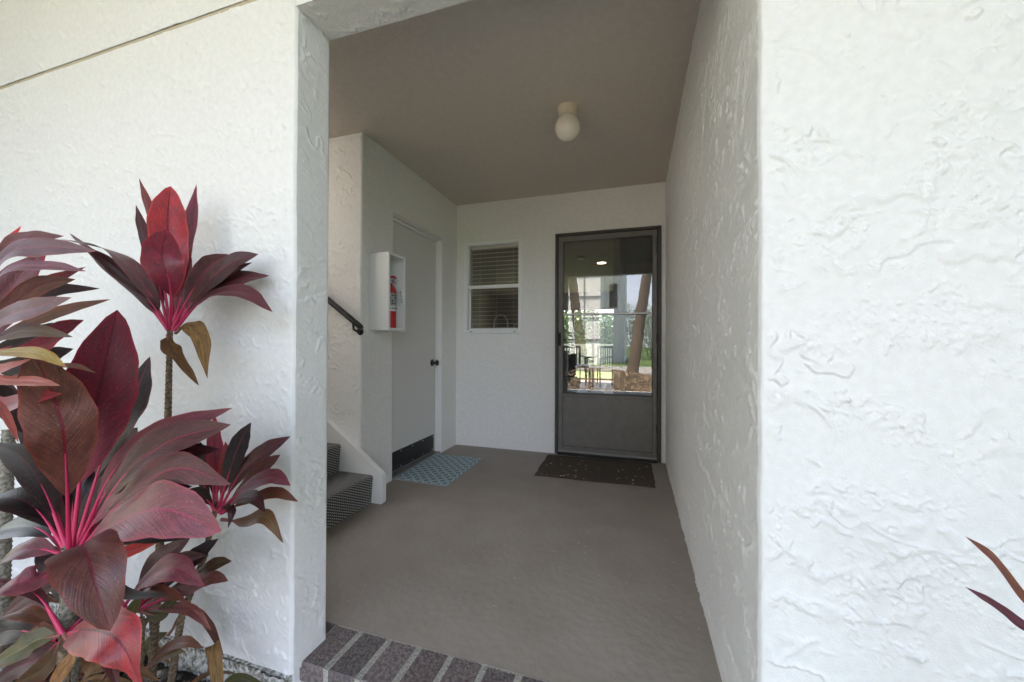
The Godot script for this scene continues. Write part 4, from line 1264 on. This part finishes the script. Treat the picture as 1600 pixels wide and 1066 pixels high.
func build_porch_things() -> void:
	# mats
	var bm := thing("doormat", "blue grey doormat with pale trellis pattern before the utility door", "doormat")
	obj("mat_top", mat_sheet([Vector3(-1.712, 0, -2.487), Vector3(-1.722, 0, -3.161), Vector3(-1.267, 0, -3.159), Vector3(-1.260, 0, -2.473)], 0.008, 0.4), M.mat_blue, bm)
	var bd := st_new()
	for q in [[Vector3(-1.714, 0.004, -2.487), Vector3(-1.722, 0.004, -3.161)], [Vector3(-1.722, 0.004, -3.163), Vector3(-1.267, 0.004, -3.161)], [Vector3(-1.264, 0.004, -3.159), Vector3(-1.258, 0.004, -2.473)], [Vector3(-1.260, 0.004, -2.471), Vector3(-1.712, 0.004, -2.485)]]:
		var pts := []
		for k in 9: pts.append((q[0] as Vector3).lerp(q[1], k / 8.0) + Vector3(sin(k * 2.1) * 0.002, 0, cos(k * 1.7) * 0.002))
		tube(bd, pts, [0.0045], 6)
	obj("binding", bd, M.mat_edge, bm)
	var dm := thing("doormat", "worn dark brown doormat before the storm door", "doormat")
	obj("mat_top", mat_sheet([Vector3(-0.735, 0, -2.876), Vector3(-0.747, 0, -3.465), Vector3(0.129, 0, -3.482), Vector3(0.142, 0, -2.899)], 0.009, 0.3), M.mat_dark, dm)
	rng.seed = 101
	var lit := st_new()
	for k in 36:     # bits of dry leaf and grit lying on it
		var u := rng.randf()
		var v := pow(rng.randf(), 1.4)
		var p := Vector3(lerpf(-0.70, 0.10, u), 0.0115, lerpf(-2.90, -3.40, v))
		var s := rng.randf_range(0.002, 0.011)
		box(lit, Vector3(-s, -0.0012, -s * 0.4), Vector3(s, 0.0012, s * 0.4), 0.0, Transform3D(Basis(Vector3.UP, rng.randf() * TAU), p))
	var lo := obj("leaf_litter", lit, M.leaf_bits, dm)
	lo.set_meta("kind", "stuff")
	var gr := st_new()
	for k in 90:     # specks of grit and dry leaf on the painted floor
		var p := Vector3(rng.randf_range(-1.5, 0.22), 0.0012, rng.randf_range(-3.45, -1.2))
		var s := rng.randf_range(0.0012, 0.005)
		box(gr, Vector3(-s, -0.001, -s * 0.5), Vector3(s, 0.001, s * 0.5), 0.0, Transform3D(Basis(Vector3.UP, rng.randf() * TAU), p))
	tag(obj("floor_grit", gr, M.leaf_bits), "specks of grit and dry leaf scattered on the porch floor", "grit", "", "stuff")
	# fire extinguisher cabinet: open fronted white box
	var C := thing("extinguisher_cabinet", "white metal fire extinguisher cabinet on the left porch wall", "cabinet")
	var x0 := LX + 0.004
	var x1 := LX + 0.15
	var y0 := 1.095
	var y1 := 1.612
	var z0 := -2.187
	var z1 := -2.382
	var t := 0.004
	one_box("back_panel", Vector3(x0, y0, z1), Vector3(x0 + t, y1, z0), M.cabinet, C)
	one_box("side_panel", Vector3(x0 + t, y0, z0 - t), Vector3(x1, y1, z0), M.cabinet, C, 0.001)
	one_box("side_panel", Vector3(x0 + t, y0, z1), Vector3(x1, y1, z1 + t), M.cabinet, C, 0.001)
	one_box("top_panel", Vector3(x0 + t, y1 - t, z1 + t), Vector3(x1, y1 - 0.0005, z0 - t), M.cabinet, C)
	one_box("bottom_panel", Vector3(x0 + t, y0 + 0.0005, z1 + t), Vector3(x1, y0 + t, z0 - t), M.cabinet, C)
	var fr := st_new()
	var w := 0.016
	box(fr, Vector3(x1 + 0.0005, y0 - 0.003, z0 - w), Vector3(x1 + 0.007, y1 + 0.003, z0 + 0.003), 0.0015)
	box(fr, Vector3(x1 + 0.0005, y0 - 0.003, z1 - 0.003), Vector3(x1 + 0.007, y1 + 0.003, z1 + w), 0.0015)
	box(fr, Vector3(x1 + 0.0005, y1 - w, z1 + w), Vector3(x1 + 0.0065, y1 + 0.003, z0 - w), 0.0015)
	box(fr, Vector3(x1 + 0.0005, y0 - 0.003, z1 + w), Vector3(x1 + 0.0065, y0 + w, z0 - w), 0.0015)
	obj("front_frame", fr, M.cabinet, C)
	var sc := st_new()
	lathe(sc, Vector3(x0 + t, y0 + 0.09, z1 + 0.05), [[0.005, 0.0], [0.004, 0.002], [0.0, 0.0025]], 10, Vector3.RIGHT)
	obj("screw", sc, M.steel, C)
	# extinguisher standing in it
	var c := Vector3(LX + 0.092, y0 + t + 0.001, -2.293)
	var Fx := thing("fire_extinguisher", "red fire extinguisher with silver label inside the white wall cabinet", "extinguisher", "", c)
	var b := st_new()
	lathe(b, Vector3.ZERO, [[0.0, 0.0], [0.036, 0.0], [0.041, 0.004], [0.041, 0.255], [0.039, 0.275], [0.031, 0.294], [0.019, 0.304], [0.014, 0.306], [0.014, 0.318], [0.0, 0.318]], 28)
	obj("cylinder", b, M.red_paint, Fx)
	b = st_new()
	lathe(b, Vector3.ZERO, [[0.0416, 0.165], [0.0416, 0.252]], 28)
	obj("silver_label", b, M.label_silver, Fx)
	b = st_new()
	lathe(b, Vector3.ZERO, [[0.0416, 0.128], [0.0416, 0.1645]], 28)
	obj("white_label", b, M.label_white, Fx)
	var pg := st_new()     # row of small black class symbols on the white band, text lines on the silver one
	for k in 5:
		var an := -1.0 + k * 0.46
		var xf := Transform3D(Basis(Vector3.UP, an), Vector3(0, 0, 0))
		box(pg, Vector3(0.0414, 0.139, -0.0072), Vector3(0.0420, 0.158, -0.002), 0.0, xf)
		box(pg, Vector3(0.0414, 0.139, 0.0005), Vector3(0.0420, 0.150, 0.0065), 0.0, xf)
		box(pg, Vector3(0.0414, 0.152, 0.0005), Vector3(0.0420, 0.158, 0.0040), 0.0, xf)
		for r in 4:
			if (k + r) % 3 == 0: continue
			box(pg, Vector3(0.0414, 0.176 + r * 0.018, -0.0070), Vector3(0.0420, 0.186 + r * 0.018, 0.0060), 0.0, xf)
	obj("label_print", pg, M.print_grey, Fx)
	b = st_new()
	box(b, Vector3(-0.016, 0.318, -0.014), Vector3(0.016, 0.345, 0.014), 0.003)
	tube(b, [Vector3(0.012, 0.332, 0.0), Vector3(0.03, 0.331, 0.002)], [0.009, 0.008], 10)
	obj("valve", b, M.steel, Fx)
	b = st_new()
	tube(b, [Vector3(-0.012, 0.345, 0.010), Vector3(-0.004, 0.366, -0.010), Vector3(0.002, 0.374, -0.038), Vector3(0.004, 0.368, -0.066)], [0.008, 0.009, 0.008, 0.006], 8)
	tube(b, [Vector3(0.0, 0.338, 0.0), Vector3(0.004, 0.336, -0.035), Vector3(0.005, 0.327, -0.060)], [0.006, 0.006, 0.004], 8)
	obj("handle", b, M.red_paint, Fx)
	b = st_new()
	tube(b, [Vector3(0.02, 0.34, -0.012), Vector3(0.038, 0.352, -0.018), Vector3(0.042, 0.338, -0.028), Vector3(0.030, 0.326, -0.026), Vector3(0.02, 0.335, -0.014)], [0.002], 6)
	obj("pull_ring", b, M.steel, Fx)
	b = st_new()
	var tx := Transform3D(Basis(Vector3.RIGHT, 0.30) * Basis(Vector3.UP, 0.15), Vector3(0.045, 0.235, -0.062))
	box(b, Vector3(-0.0007, -0.055, -0.021), Vector3(0.0007, 0.055, 0.021), 0.0, tx)
	tube(b, [tx * Vector3(0, 0.05, 0), Vector3(0.03, 0.325, -0.02)], [0.0012], 5)
	var tg := obj("inspection_tag", b, M.label_white, Fx)
	var pr := st_new()
	for k in 5:
		box(pr, Vector3(0.0008, 0.028 - k * 0.017, -0.014 + (k % 2) * 0.004), Vector3(0.0012, 0.034 - k * 0.017, 0.013 - (k % 3) * 0.005), 0.0, tx)
	obj("tag_print", pr, M.print_grey, tg)
	# porch light
	var Lx := thing("porch_light", "white glass globe light, unlit, on the porch ceiling", "light", "", Vector3(-0.375, CH, -2.25))
	b = st_new()
	lathe(b, Vector3.ZERO, [[0.0, 0.0], [0.058, 0.0], [0.058, -0.012], [0.054, -0.020], [0.053, -0.052], [0.048, -0.058], [0.0, -0.058]].map(func(q): return [q[0], q[1]]), 32)
	obj("lamp_base", b, M.lamp_base, Lx)
	b = st_new()
	var prof := []
	for k in 25:
		var a := lerpf(0.62, PI, k / 24.0)
		prof.append([sin(a) * 0.074, -0.116 + cos(a) * 0.078])
	prof.push_front([0.043, -0.050])
	lathe(b, Vector3.ZERO, prof, 36)
	obj("globe", b, M.globe, Lx)

func chair(at: Vector3, turn: float, label: String, group: String) -> void:
	var C := thing("dining_chair", label, "chair", group, at)
	C.rotation.y = turn
	one_box("seat", Vector3(-0.24, 0.42, -0.23), Vector3(0.24, 0.47, 0.23), M.cushion, C, 0.012)
	var b := st_new()
	for k in 7:
		box(b, Vector3(-0.20 + k * 0.0667 - 0.012, 0.48, -0.25), Vector3(-0.20 + k * 0.0667 + 0.012, 0.90, -0.232))
	box(b, Vector3(-0.24, 0.90, -0.26), Vector3(0.24, 0.96, -0.225), 0.008)
	obj("backrest", b, M.dark_wood, C)
	for sx in [-1, 1]:
		for sz in [-1, 1]:
			var l := st_new()
			tube(l, [Vector3(sx * 0.22, 0.0, sz * 0.22), Vector3(sx * 0.225, (0.92 if sz < 0 else 0.66), sz * 0.235)], [0.016, 0.02], 8)
			obj("leg", l, M.dark_wood, C)
		var ar := st_new()
		tube(ar, [Vector3(sx * 0.225, 0.70, -0.23), Vector3(sx * 0.24, 0.69, 0.0), Vector3(sx * 0.23, 0.66, 0.24)], [0.018], 8)
		obj("armrest", ar, M.dark_wood, C)

func build_room_things() -> void:
	# blind behind the window
	var W := thing("window_blind", "beige horizontal slat blind behind the small window", "blind")
	var zb := BZ - 0.105
	one_box("head_rail", Vector3(-1.585, 1.955, zb - 0.025), Vector3(-1.05, 1.995, zb + 0.025), M.slat, W, 0.002)
	for k in 19:
		var s := st_new()
		box(s, Vector3(-1.580, -0.0013, -0.024), Vector3(-1.055, 0.0013, 0.024), 0.0, Transform3D(Basis(Vector3.RIGHT, 0.10 + 0.015 * sin(k * 2.3)), Vector3(0, 1.165 + k * 0.0415, zb)))
		obj("slat", s, M.slat, W)
	one_box("bottom_rail", Vector3(-1.582, 1.132, zb - 0.02), Vector3(-1.053, 1.146, zb + 0.02), M.slat, W, 0.002)
	for x in [-1.48, -1.30, -1.13]:
		var s := st_new()
		tube(s, [Vector3(x, 1.14, zb + 0.026), Vector3(x, 1.96, zb + 0.026)], [0.0012], 5)
		obj("cord", s, M.slat, W)
	# kitchen counter with tap and bottle under the window
	var K := thing("kitchen_counter", "dim kitchen counter seen through the lower window pane", "counter")
	one_box("worktop", Vector3(-2.2, 0.98, -4.36), Vector3(-0.95, 1.02, BZ - 0.205), M.room_floor, K, 0.004)
	one_box("cupboard", Vector3(-2.18, 0.0, -4.33), Vector3(-0.97, 0.979, BZ - 0.21), M.dark_wood, K)
	var T := thing("kitchen_tap", "chrome arched kitchen tap behind the lower window pane", "tap", "", Vector3(-1.42, 1.0205, -3.86))
	var tb := st_new()
	var pts := []
	for k in 15:
		var a := PI * k / 14.0
		pts.append(Vector3(0.075 - cos(a) * 0.075, 0.20 + sin(a) * 0.085, 0))
	pts.push_front(Vector3.ZERO)
	pts.append(Vector3(0.152, 0.15, 0))
	tube(tb, pts, [0.011], 10)
	obj("spout", tb, M.steel, T)
	var th := st_new()
	lathe(th, Vector3.ZERO, [[0.028, 0.0], [0.026, 0.01], [0.014, 0.02], [0.0, 0.021]], 16)
	obj("base", th, M.steel, T)
	var bo := thing("soap_bottle", "small pale bottle beside the kitchen tap", "bottle", "", Vector3(-1.19, 1.0205, -3.84))
	var bl := st_new()
	lathe(bl, Vector3.ZERO, [[0.0, 0.0], [0.026, 0.0], [0.028, 0.01], [0.028, 0.11], [0.012, 0.135], [0.011, 0.16], [0.0, 0.161]], 18)
	obj("body", bl, M.label_silver, bo)
	var bp := st_new()
	tube(bp, [Vector3(0, 0.161, 0), Vector3(0, 0.185, 0), Vector3(0.03, 0.188, 0)], [0.005], 7)
	obj("pump", bp, M.label_white, bo)
	# recessed lights inside
	for q in [[Vector3(-0.56, 2.4395, -7.0), "lit recessed ceiling light seen through the storm door"], [Vector3(-2.05, 2.4395, -5.3), "lit recessed ceiling light seen through the small window"]]:
		var R := thing("recessed_light", q[1], "light", "lit recessed ceiling lights in the flat", q[0])
		var rs := st_new()
		lathe(rs, Vector3.ZERO, [[0.075, 0.0], [0.095, 0.0], [0.094, -0.006], [0.076, -0.004]], 28)
		obj("trim_ring", rs, M.vinyl, R)
		var ld := st_new()
		lathe(ld, Vector3.ZERO, [[0.0, -0.0025], [0.075, -0.0025]], 28)
		obj("lamp_disc", ld, M.lamp_glow, R)
		var sp := SpotLight3D.new()
		sp.name = "lamp_beam"
		sp.light_energy = 0.05
		sp.light_color = Color(1.0, 0.88, 0.72)
		sp.light_size = 0.07
		sp.spot_angle = 62
		sp.spot_range = 12
		sp.spot_attenuation = 2
		sp.shadow_enabled = true
		R.add_child(sp)
		sp.position = Vector3(0, -0.02, 0)
		sp.rotation.x = -PI / 2
	var sd := thing("smoke_detector", "round smoke detector on the ceiling inside the storm door", "detector", "", Vector3(-0.85, 2.4395, -6.45))
	var ss := st_new()
	lathe(ss, Vector3.ZERO, [[0.0, 0.0], [0.07, 0.0], [0.068, -0.02], [0.05, -0.035], [0.0, -0.037]], 24)
	obj("casing", ss, M.slat, sd)
	chair(Vector3(-1.42, 0, -9.7), 0.5, "dark armchair at left inside the flat, silhouetted against the patio doors", "dining armchairs in the flat")
	chair(Vector3(-0.82, 0, -9.5), -0.6, "dark armchair at right inside the flat, silhouetted against the patio doors", "dining armchairs in the flat")
	var tbn := thing("dining_table", "low dark table between the armchairs in the flat", "table")
	one_box("tabletop", Vector3(-1.55, 0.50, -8.9), Vector3(-0.85, 0.54, -8.2), M.dark_wood, tbn, 0.006)
	for x in [-1.5, -0.9]:
		for z in [-8.85, -8.25]:
			one_box("leg", Vector3(x - 0.025, 0, z - 0.025), Vector3(x + 0.025, 0.4995, z + 0.025), M.dark_wood, tbn)
	var so := thing("padded_chair", "black padded chair just inside the storm door at left", "chair", "", Vector3(-1.18, 0, -6.3))
	one_box("seat", Vector3(-0.30, 0.20, -0.30), Vector3(0.30, 0.46, 0.30), M.dark_cushion, so, 0.05)
	one_box("backrest", Vector3(-0.30, 0.461, 0.12), Vector3(0.30, 0.90, 0.32), M.dark_cushion, so, 0.06)
	one_box("base", Vector3(-0.25, 0.0, -0.25), Vector3(0.25, 0.1995, 0.25), M.dark_wood, so)

func plant(called: String, label: String, group: String, base: Vector3, leaves: Array) -> Node3D:
	var P := thing(called, label, "plant", group, base)
	for L in leaves:
		leaf(L, P)
	return P

func build_plants() -> void:
	rng.seed = 200
	var g := "red cordyline plants beside the porch opening"
	var gy := -0.09
	var P := plant("cordyline_plant", "tall slender cordyline with red leaves and two dead leaves against the wall", g, Vector3(-1.36, gy, -0.79), LEAVES_A)
	stem(P, [Vector3(-1.37, gy - 0.02, -0.78), Vector3(-1.345, 0.45, -0.79), Vector3(-1.334, 0.80, -0.80), Vector3(-1.329, 1.06, -0.80)], [0.011, 0.0095, 0.0085, 0.007], M.cane)
	P = plant("cordyline_plant", "largest cordyline with broad wine red leaves in the foreground", g, Vector3(-1.25, gy, -0.55), LEAVES_B)
	stem(P, [Vector3(-1.26, gy - 0.02, -0.55), Vector3(-1.255, 0.25, -0.552), Vector3(-1.246, 0.54, -0.55)], [0.016, 0.015, 0.012], M.cane_grey)
	P = plant("cordyline_plant", "upper left cordyline with many narrow mauve and salmon leaves", g, Vector3(-1.57, gy, -0.5), LEAVES_C)
	stem(P, [Vector3(-1.52, gy - 0.02, -0.46), Vector3(-1.56, 0.45, -0.49), Vector3(-1.573, 1.0, -0.5)], [0.018, 0.016, 0.012], M.cane_grey)
	P = plant("cordyline_plant", "small cordyline beside the porch corner, leaning right", g, Vector3(-1.30, gy, -0.80), LEAVES_D)
	stem(P, [Vector3(-1.335, gy - 0.02, -0.80), Vector3(-1.27, 0.20, -0.80), Vector3(-1.175, 0.40, -0.80), Vector3(-1.128, 0.56, -0.80)], [0.010, 0.009, 0.0075, 0.006], M.cane)
	P = plant("cordyline_plant", "low dark cordyline half hidden behind the largest one", g, Vector3(-1.28, gy, -0.70), LEAVES_E)
	stem(P, [Vector3(-1.28, gy - 0.02, -0.70), Vector3(-1.27, 0.27, -0.70)], [0.012, 0.010], M.cane)
	P = plant("cordyline_plant", "smallest greenish cordyline shoot at the foot of the wall", g, Vector3(-1.52, gy, -0.79), LEAVES_K)
	stem(P, [Vector3(-1.52, gy - 0.02, -0.78), Vector3(-1.515, -0.045, -0.78)], [0.009, 0.006], M.cane)
	P = plant("cordyline_plant", "lowest cordyline at the bottom left with a drooping coral leaf", g, Vector3(-1.12, gy, -0.50), LEAVES_F)
	stem(P, [Vector3(-1.16, gy - 0.02, -0.50), Vector3(-1.145, 0.37, -0.50)], [0.013, 0.010], M.cane)
	# bare pale canes rising among them
	for q in [[Vector3(-1.62, gy - 0.02, -0.60), Vector3(-1.72, 0.25, -0.62), Vector3(-1.80, 0.75, -0.66), 0.018, "thick pale bare cane at the left among the cordyline leaves"],
			[Vector3(-1.50, gy - 0.02, -0.66), Vector3(-1.47, 0.12, -0.66), Vector3(-1.44, 0.42, -0.68), 0.012, "thin pale bare cane behind the lowest cordyline"]]:
		var C := thing("bare_cane", q[4], "cane", "bare canes among the cordylines", q[0])
		stem(C, [q[0], q[1], q[2]], [q[3], q[3] * 0.9, q[3] * 0.75], M.cane_grey)
	P = plant("cordyline_plant", "cordyline at the right edge, only two narrow leaf tips showing", "", Vector3(0.62, gy, -0.70), LEAVES_G)
	stem(P, [Vector3(0.62, gy - 0.02, -0.70), Vector3(0.61, 0.25, -0.70), Vector3(0.567, 0.60, -0.70)], [0.012, 0.011, 0.008], M.cane)
	# dry strap leaves lying in the bed and hanging low between the plants
	rng.seed = 222
	for k in 46:
		var x := rng.randf_range(-2.1, -1.12)
		var z := rng.randf_range(-0.86, -0.46)
		var up := rng.randf() < 0.45
		var o := Vector3(x, gy + (rng.randf_range(0.05, 0.25) if up else 0.022), z)
		var D := Vector3.RIGHT.rotated(Vector3.UP, rng.randf() * TAU)
		var l := rng.randf_range(0.14, 0.30)
		var lift := Vector3(0, rng.randf_range(0.04, 0.14) if up else 0.012, 0)
		var end := o + D * l
		end.y = maxf(gy + 0.02, o.y - (rng.randf_range(0.0, 0.15) if up else 0.0))
		end.z = clampf(end.z, -0.90, -0.35)
		var base := Vector3(x, gy, z)
		var N := thing("fallen_leaf", "dry strap leaf lying among the stems in the planting bed", "leaf", "dry leaves in the planting bed", base)
		var a := [o, o.lerp(end, 0.35) + lift, o.lerp(end, 0.7) + lift * 0.8, end]
		var L := []
		for v in a: L.append_array([v.x, v.y, v.z])
		L.append_array([rng.randf_range(0.018, 0.042), 0.1, 0.9, 0.3, ["dead", "dead", "rust", "olive", "green"][rng.randi() % 5], 0.05])
		leaf(L, N)

func palm(base: Vector3, top: Vector3, lean: Vector3, label: String) -> void:
	var T := thing("palm_tree", label, "tree", "palm trees across the path", base)
	var pts := []
	var rad := []
	for k in 60:
		var t := k / 59.0
		pts.append(Vector3.ZERO.lerp(top - base, t) + lean * sin(PI * t))
		rad.append(lerpf(0.17, 0.11, t) * (1.06 if k % 3 == 0 else 0.98))
	var st := st_new()
	tube(st, pts, rad, 14)
	obj("trunk", st, M.bark, T)
	var crown := top - base
	for k in 16:
		var a := TAU * k / 16.0 + rng.randf() * 0.3
		var el := rng.randf_range(-0.1, 0.9)
		var d := Vector3(cos(a) * cos(el), sin(el), sin(a) * cos(el))
		var f := st_new()
		var ln := rng.randf_range(1.7, 2.3)
		var q := []
		for i in 12:
			var t := i / 11.0
			q.append(crown + d * ln * t + Vector3(0, -1.3 * t * t * (0.6 + 0.5 * el), 0))
		tube(f, q, [0.022, 0.006], 5, false)
		for i in range(2, 12):
			var tg: Vector3 = (q[i] - q[i - 1]).normalized()
			var sd := tg.cross(Vector3.UP).normalized()
			for h in 3:
				var o: Vector3 = (q[i - 1] as Vector3).lerp(q[i], h / 3.0)
				for s in [-1.0, 1.0]:
					var ll := 0.55 * sin(PI * clampf(i / 11.5, 0.1, 0.97)) + 0.12
					var e: Vector3 = o + (sd * s + tg * 0.5).normalized() * ll + Vector3(0, -0.18 * ll - 0.05, 0)
					tri(f, o - tg * 0.016, o + tg * 0.016, o.lerp(e, 0.5) + tg * 0.02, Vector3.UP)
					tri(f, o + tg * 0.016, e, o.lerp(e, 0.5) + tg * 0.02, Vector3.UP)
		obj("frond", f, M.frond, T)

func leaf_mass(st: SurfaceTool, c: Vector3, r: Vector3, n: int, size: float) -> void:
	for k in n:
		var d := Vector3(rng.randfn(), rng.randfn(), rng.randfn()).normalized() * pow(rng.randf(), 0.4)
		var p := c + d * r
		var a := Vector3(rng.randfn(), rng.randfn(), rng.randfn()).normalized()
		var b := a.cross(Vector3(rng.randfn(), rng.randfn(), rng.randfn())).normalized()
		var s := size * rng.randf_range(0.6, 1.3)
		var tone := rng.randf_range(0.7, 1.25)
		st.set_color(Color(tone, tone, tone * 0.9))
		tri(st, p - a * s, p + b * s * 0.5, p + a * s, Vector3.UP)
		st.set_color(Color(tone, tone, tone * 0.9))
		tri(st, p - a * s, p - b * s * 0.5, p + a * s, Vector3.UP)

func shrub(called: String, at: Vector3, r: Vector3, n: int, label: String, cat: String, group: String) -> void:
	var S := thing(called, label, cat, group, at)
	var f := st_new()
	leaf_mass(f, Vector3(0, r.y, 0), r, n, 0.085)
	obj("foliage", f, M.hedge, S)
	var t := st_new()
	for k in 4:
		tube(t, [Vector3(0.05 * k - 0.08, -0.02, 0.03 * (k % 2)), Vector3(0.2 * k - 0.3, r.y * 1.1, 0.1 * (k % 3) - 0.1)], [0.03, 0.012], 6)
	obj("trunk", t, M.bark, S)

func build_yard() -> void:
	rng.seed = 300
	# across the path, mirrored in the storm door glass
	palm(Vector3(-1.45, GY, 5.0), Vector3(-2.1, 5.6, 5.0), Vector3(-0.05, 0, 0), "thin curved palm tree mirrored at the left of the storm door glass")
	palm(Vector3(-0.10, GY, 4.9), Vector3(0.85, 6.4, 5.2), Vector3(-0.02, 0, 0), "leaning palm tree mirrored at the right of the storm door glass")
	var ch := BoxMesh.new()
	ch.size = Vector3(1, 0.12, 0.22)
	ch.material = M.chip
	var mm := MultiMesh.new()
	mm.transform_format = MultiMesh.TRANSFORM_3D
	mm.use_colors = true
	mm.mesh = ch
	mm.instance_count = 9000
	for k in 9000:
		var x := rng.randf_range(-4.2, 1.4)
		var z := rng.randf_range(2.4, 6.6)
		var s := rng.randf_range(0.04, 0.13)
		var hgt := 0.36 * sin(PI * clampf((z - 2.4) / 4.2, 0, 1)) * sin(PI * clampf((x + 4.2) / 5.6, 0, 1))
		mm.set_instance_transform(k, Transform3D(Basis(Vector3.UP, rng.randf() * TAU) * Basis(Vector3.FORWARD, rng.randfn() * 0.35) * Basis.from_scale(Vector3(s, s, s)), Vector3(x, GY + 0.01 + hgt * rng.randf_range(0.85, 1.03), z)))
		var t := rng.randf_range(0.10, 0.34)
		mm.set_instance_color(k, Color(t * 1.1, t * 0.80, t * 0.52))
	var mu := MultiMeshInstance3D.new()
	mu.name = "bark_mulch"
	mu.multimesh = mm
	add_child(mu)
	tag(mu, "heap of dry brown bark mulch mirrored low in the storm door", "mulch", "", "stuff")
	var md := st_new()
	for i in 28:
		for j in 18:
			var P := []
			for q in [[0, 0], [1, 0], [1, 1], [0, 1]]:
				var x: float = -4.3 + (i + q[0]) * 0.207
				var z: float = 2.36 + (j + q[1]) * 0.24
				P.append(Vector3(x, GY + 0.004 + 0.31 * sin(PI * clampf((z - 2.4) / 4.2, 0, 1)) * sin(PI * clampf((x + 4.2) / 5.6, 0, 1)), z))
			quad(md, P[0], P[1], P[2], P[3], Vector3.UP)
	tag(obj("soil_bed", md, M.soil), "", "", "", "structure")
	# block of flats opposite
	var H := thing("opposite_building", "white panelled block of flats mirrored in the storm door glass", "building")
	one_box("wall", Vector3(-16, GY - 0.1, 14.0), Vector3(-1.75, 7.2, 22), M.white_house, H)
	var wing := one_box("wing", Vector3(-1.74, GY - 0.1, 17.0), Vector3(-0.55, 7.2, 22), M.white_house, H)
	one_box("roof", Vector3(-16.5, 7.2, 13.4), Vector3(-0.2, 7.5, 22.5), M.roof, H)
	var ln := st_new()
	for y in [1.2, 2.35, 3.5, 4.65, 5.8]:
		box(ln, Vector3(-16, y, 13.96), Vector3(-1.75, y + 0.07, 13.999))
	for k in 6:
		box(ln, Vector3(-2.62 - k * 2.3, 0, 13.94), Vector3(-2.55 - k * 2.3, 7.19, 13.998))
	obj("panel_joints", ln, M.house_line, H)
	for k in 5:
		for y in [0.9, 4.1]:
			var w := one_box("window", Vector3(-5.2 - k * 2.3, y, 13.93), Vector3(-4.0 - k * 2.3, y + 1.3, 13.995), M.window_dark, H)
			w.set_meta("label", "")
	var wv := one_box("window", Vector3(-1.45, 3.2, 16.93), Vector3(-1.0, 4.6, 16.995), M.window_dark, H)
	wv.set_meta("label", "")
	for q in [[1.2, 22.0, 2.2], [3.4, 24.0, 2.6], [-0.1, 26.0, 2.3]]:
		shrub("garden_tree", Vector3(q[0], GY, q[1]), Vector3(1.7, q[2], 1.5), 2200, ["round tree far behind the leaning palm in the door glass", "broad tree at the far right in the door glass", "small tree beside the white block in the door glass"][[1.2, 3.4, -0.1].find(q[0])], "tree", "far trees mirrored in the door glass")
	# unseen trees added on either side to keep sky light off the wall
	shrub("garden_tree", Vector3(-4.5, GY, 1.2), Vector3(1.7, 2.0, 1.9), 5200, "unseen dense tree added left of the porch to shade the wall", "tree", "added shade trees beside the porch")
	shrub("garden_tree", Vector3(3.3, GY, 1.0), Vector3(1.7, 2.0, 1.8), 5200, "unseen dense tree added right of the porch to shade the wall", "tree", "added shade trees beside the porch")
	# garden behind the flat
	var gw := one_box("garden_wall", Vector3(-9, GY - 0.1, -16.2), Vector3(6, 1.0, -16.0), M.concrete)
	tag(gw, "low beige garden wall seen through the patio doors", "wall")
	for k in 5:
		shrub("garden_shrub", Vector3(-4.6 + k * 1.15, GY, -17.6 - 0.3 * (k % 2)), Vector3(0.95, 1.25 + 0.15 * (k % 3), 0.8), 5000, ["leftmost green shrub behind the garden wall", "second green shrub from the left behind the garden wall", "middle green shrub behind the garden wall", "fourth green shrub from the left behind the garden wall", "rightmost green shrub behind the garden wall"][k], "shrub", "shrubs behind the garden wall")
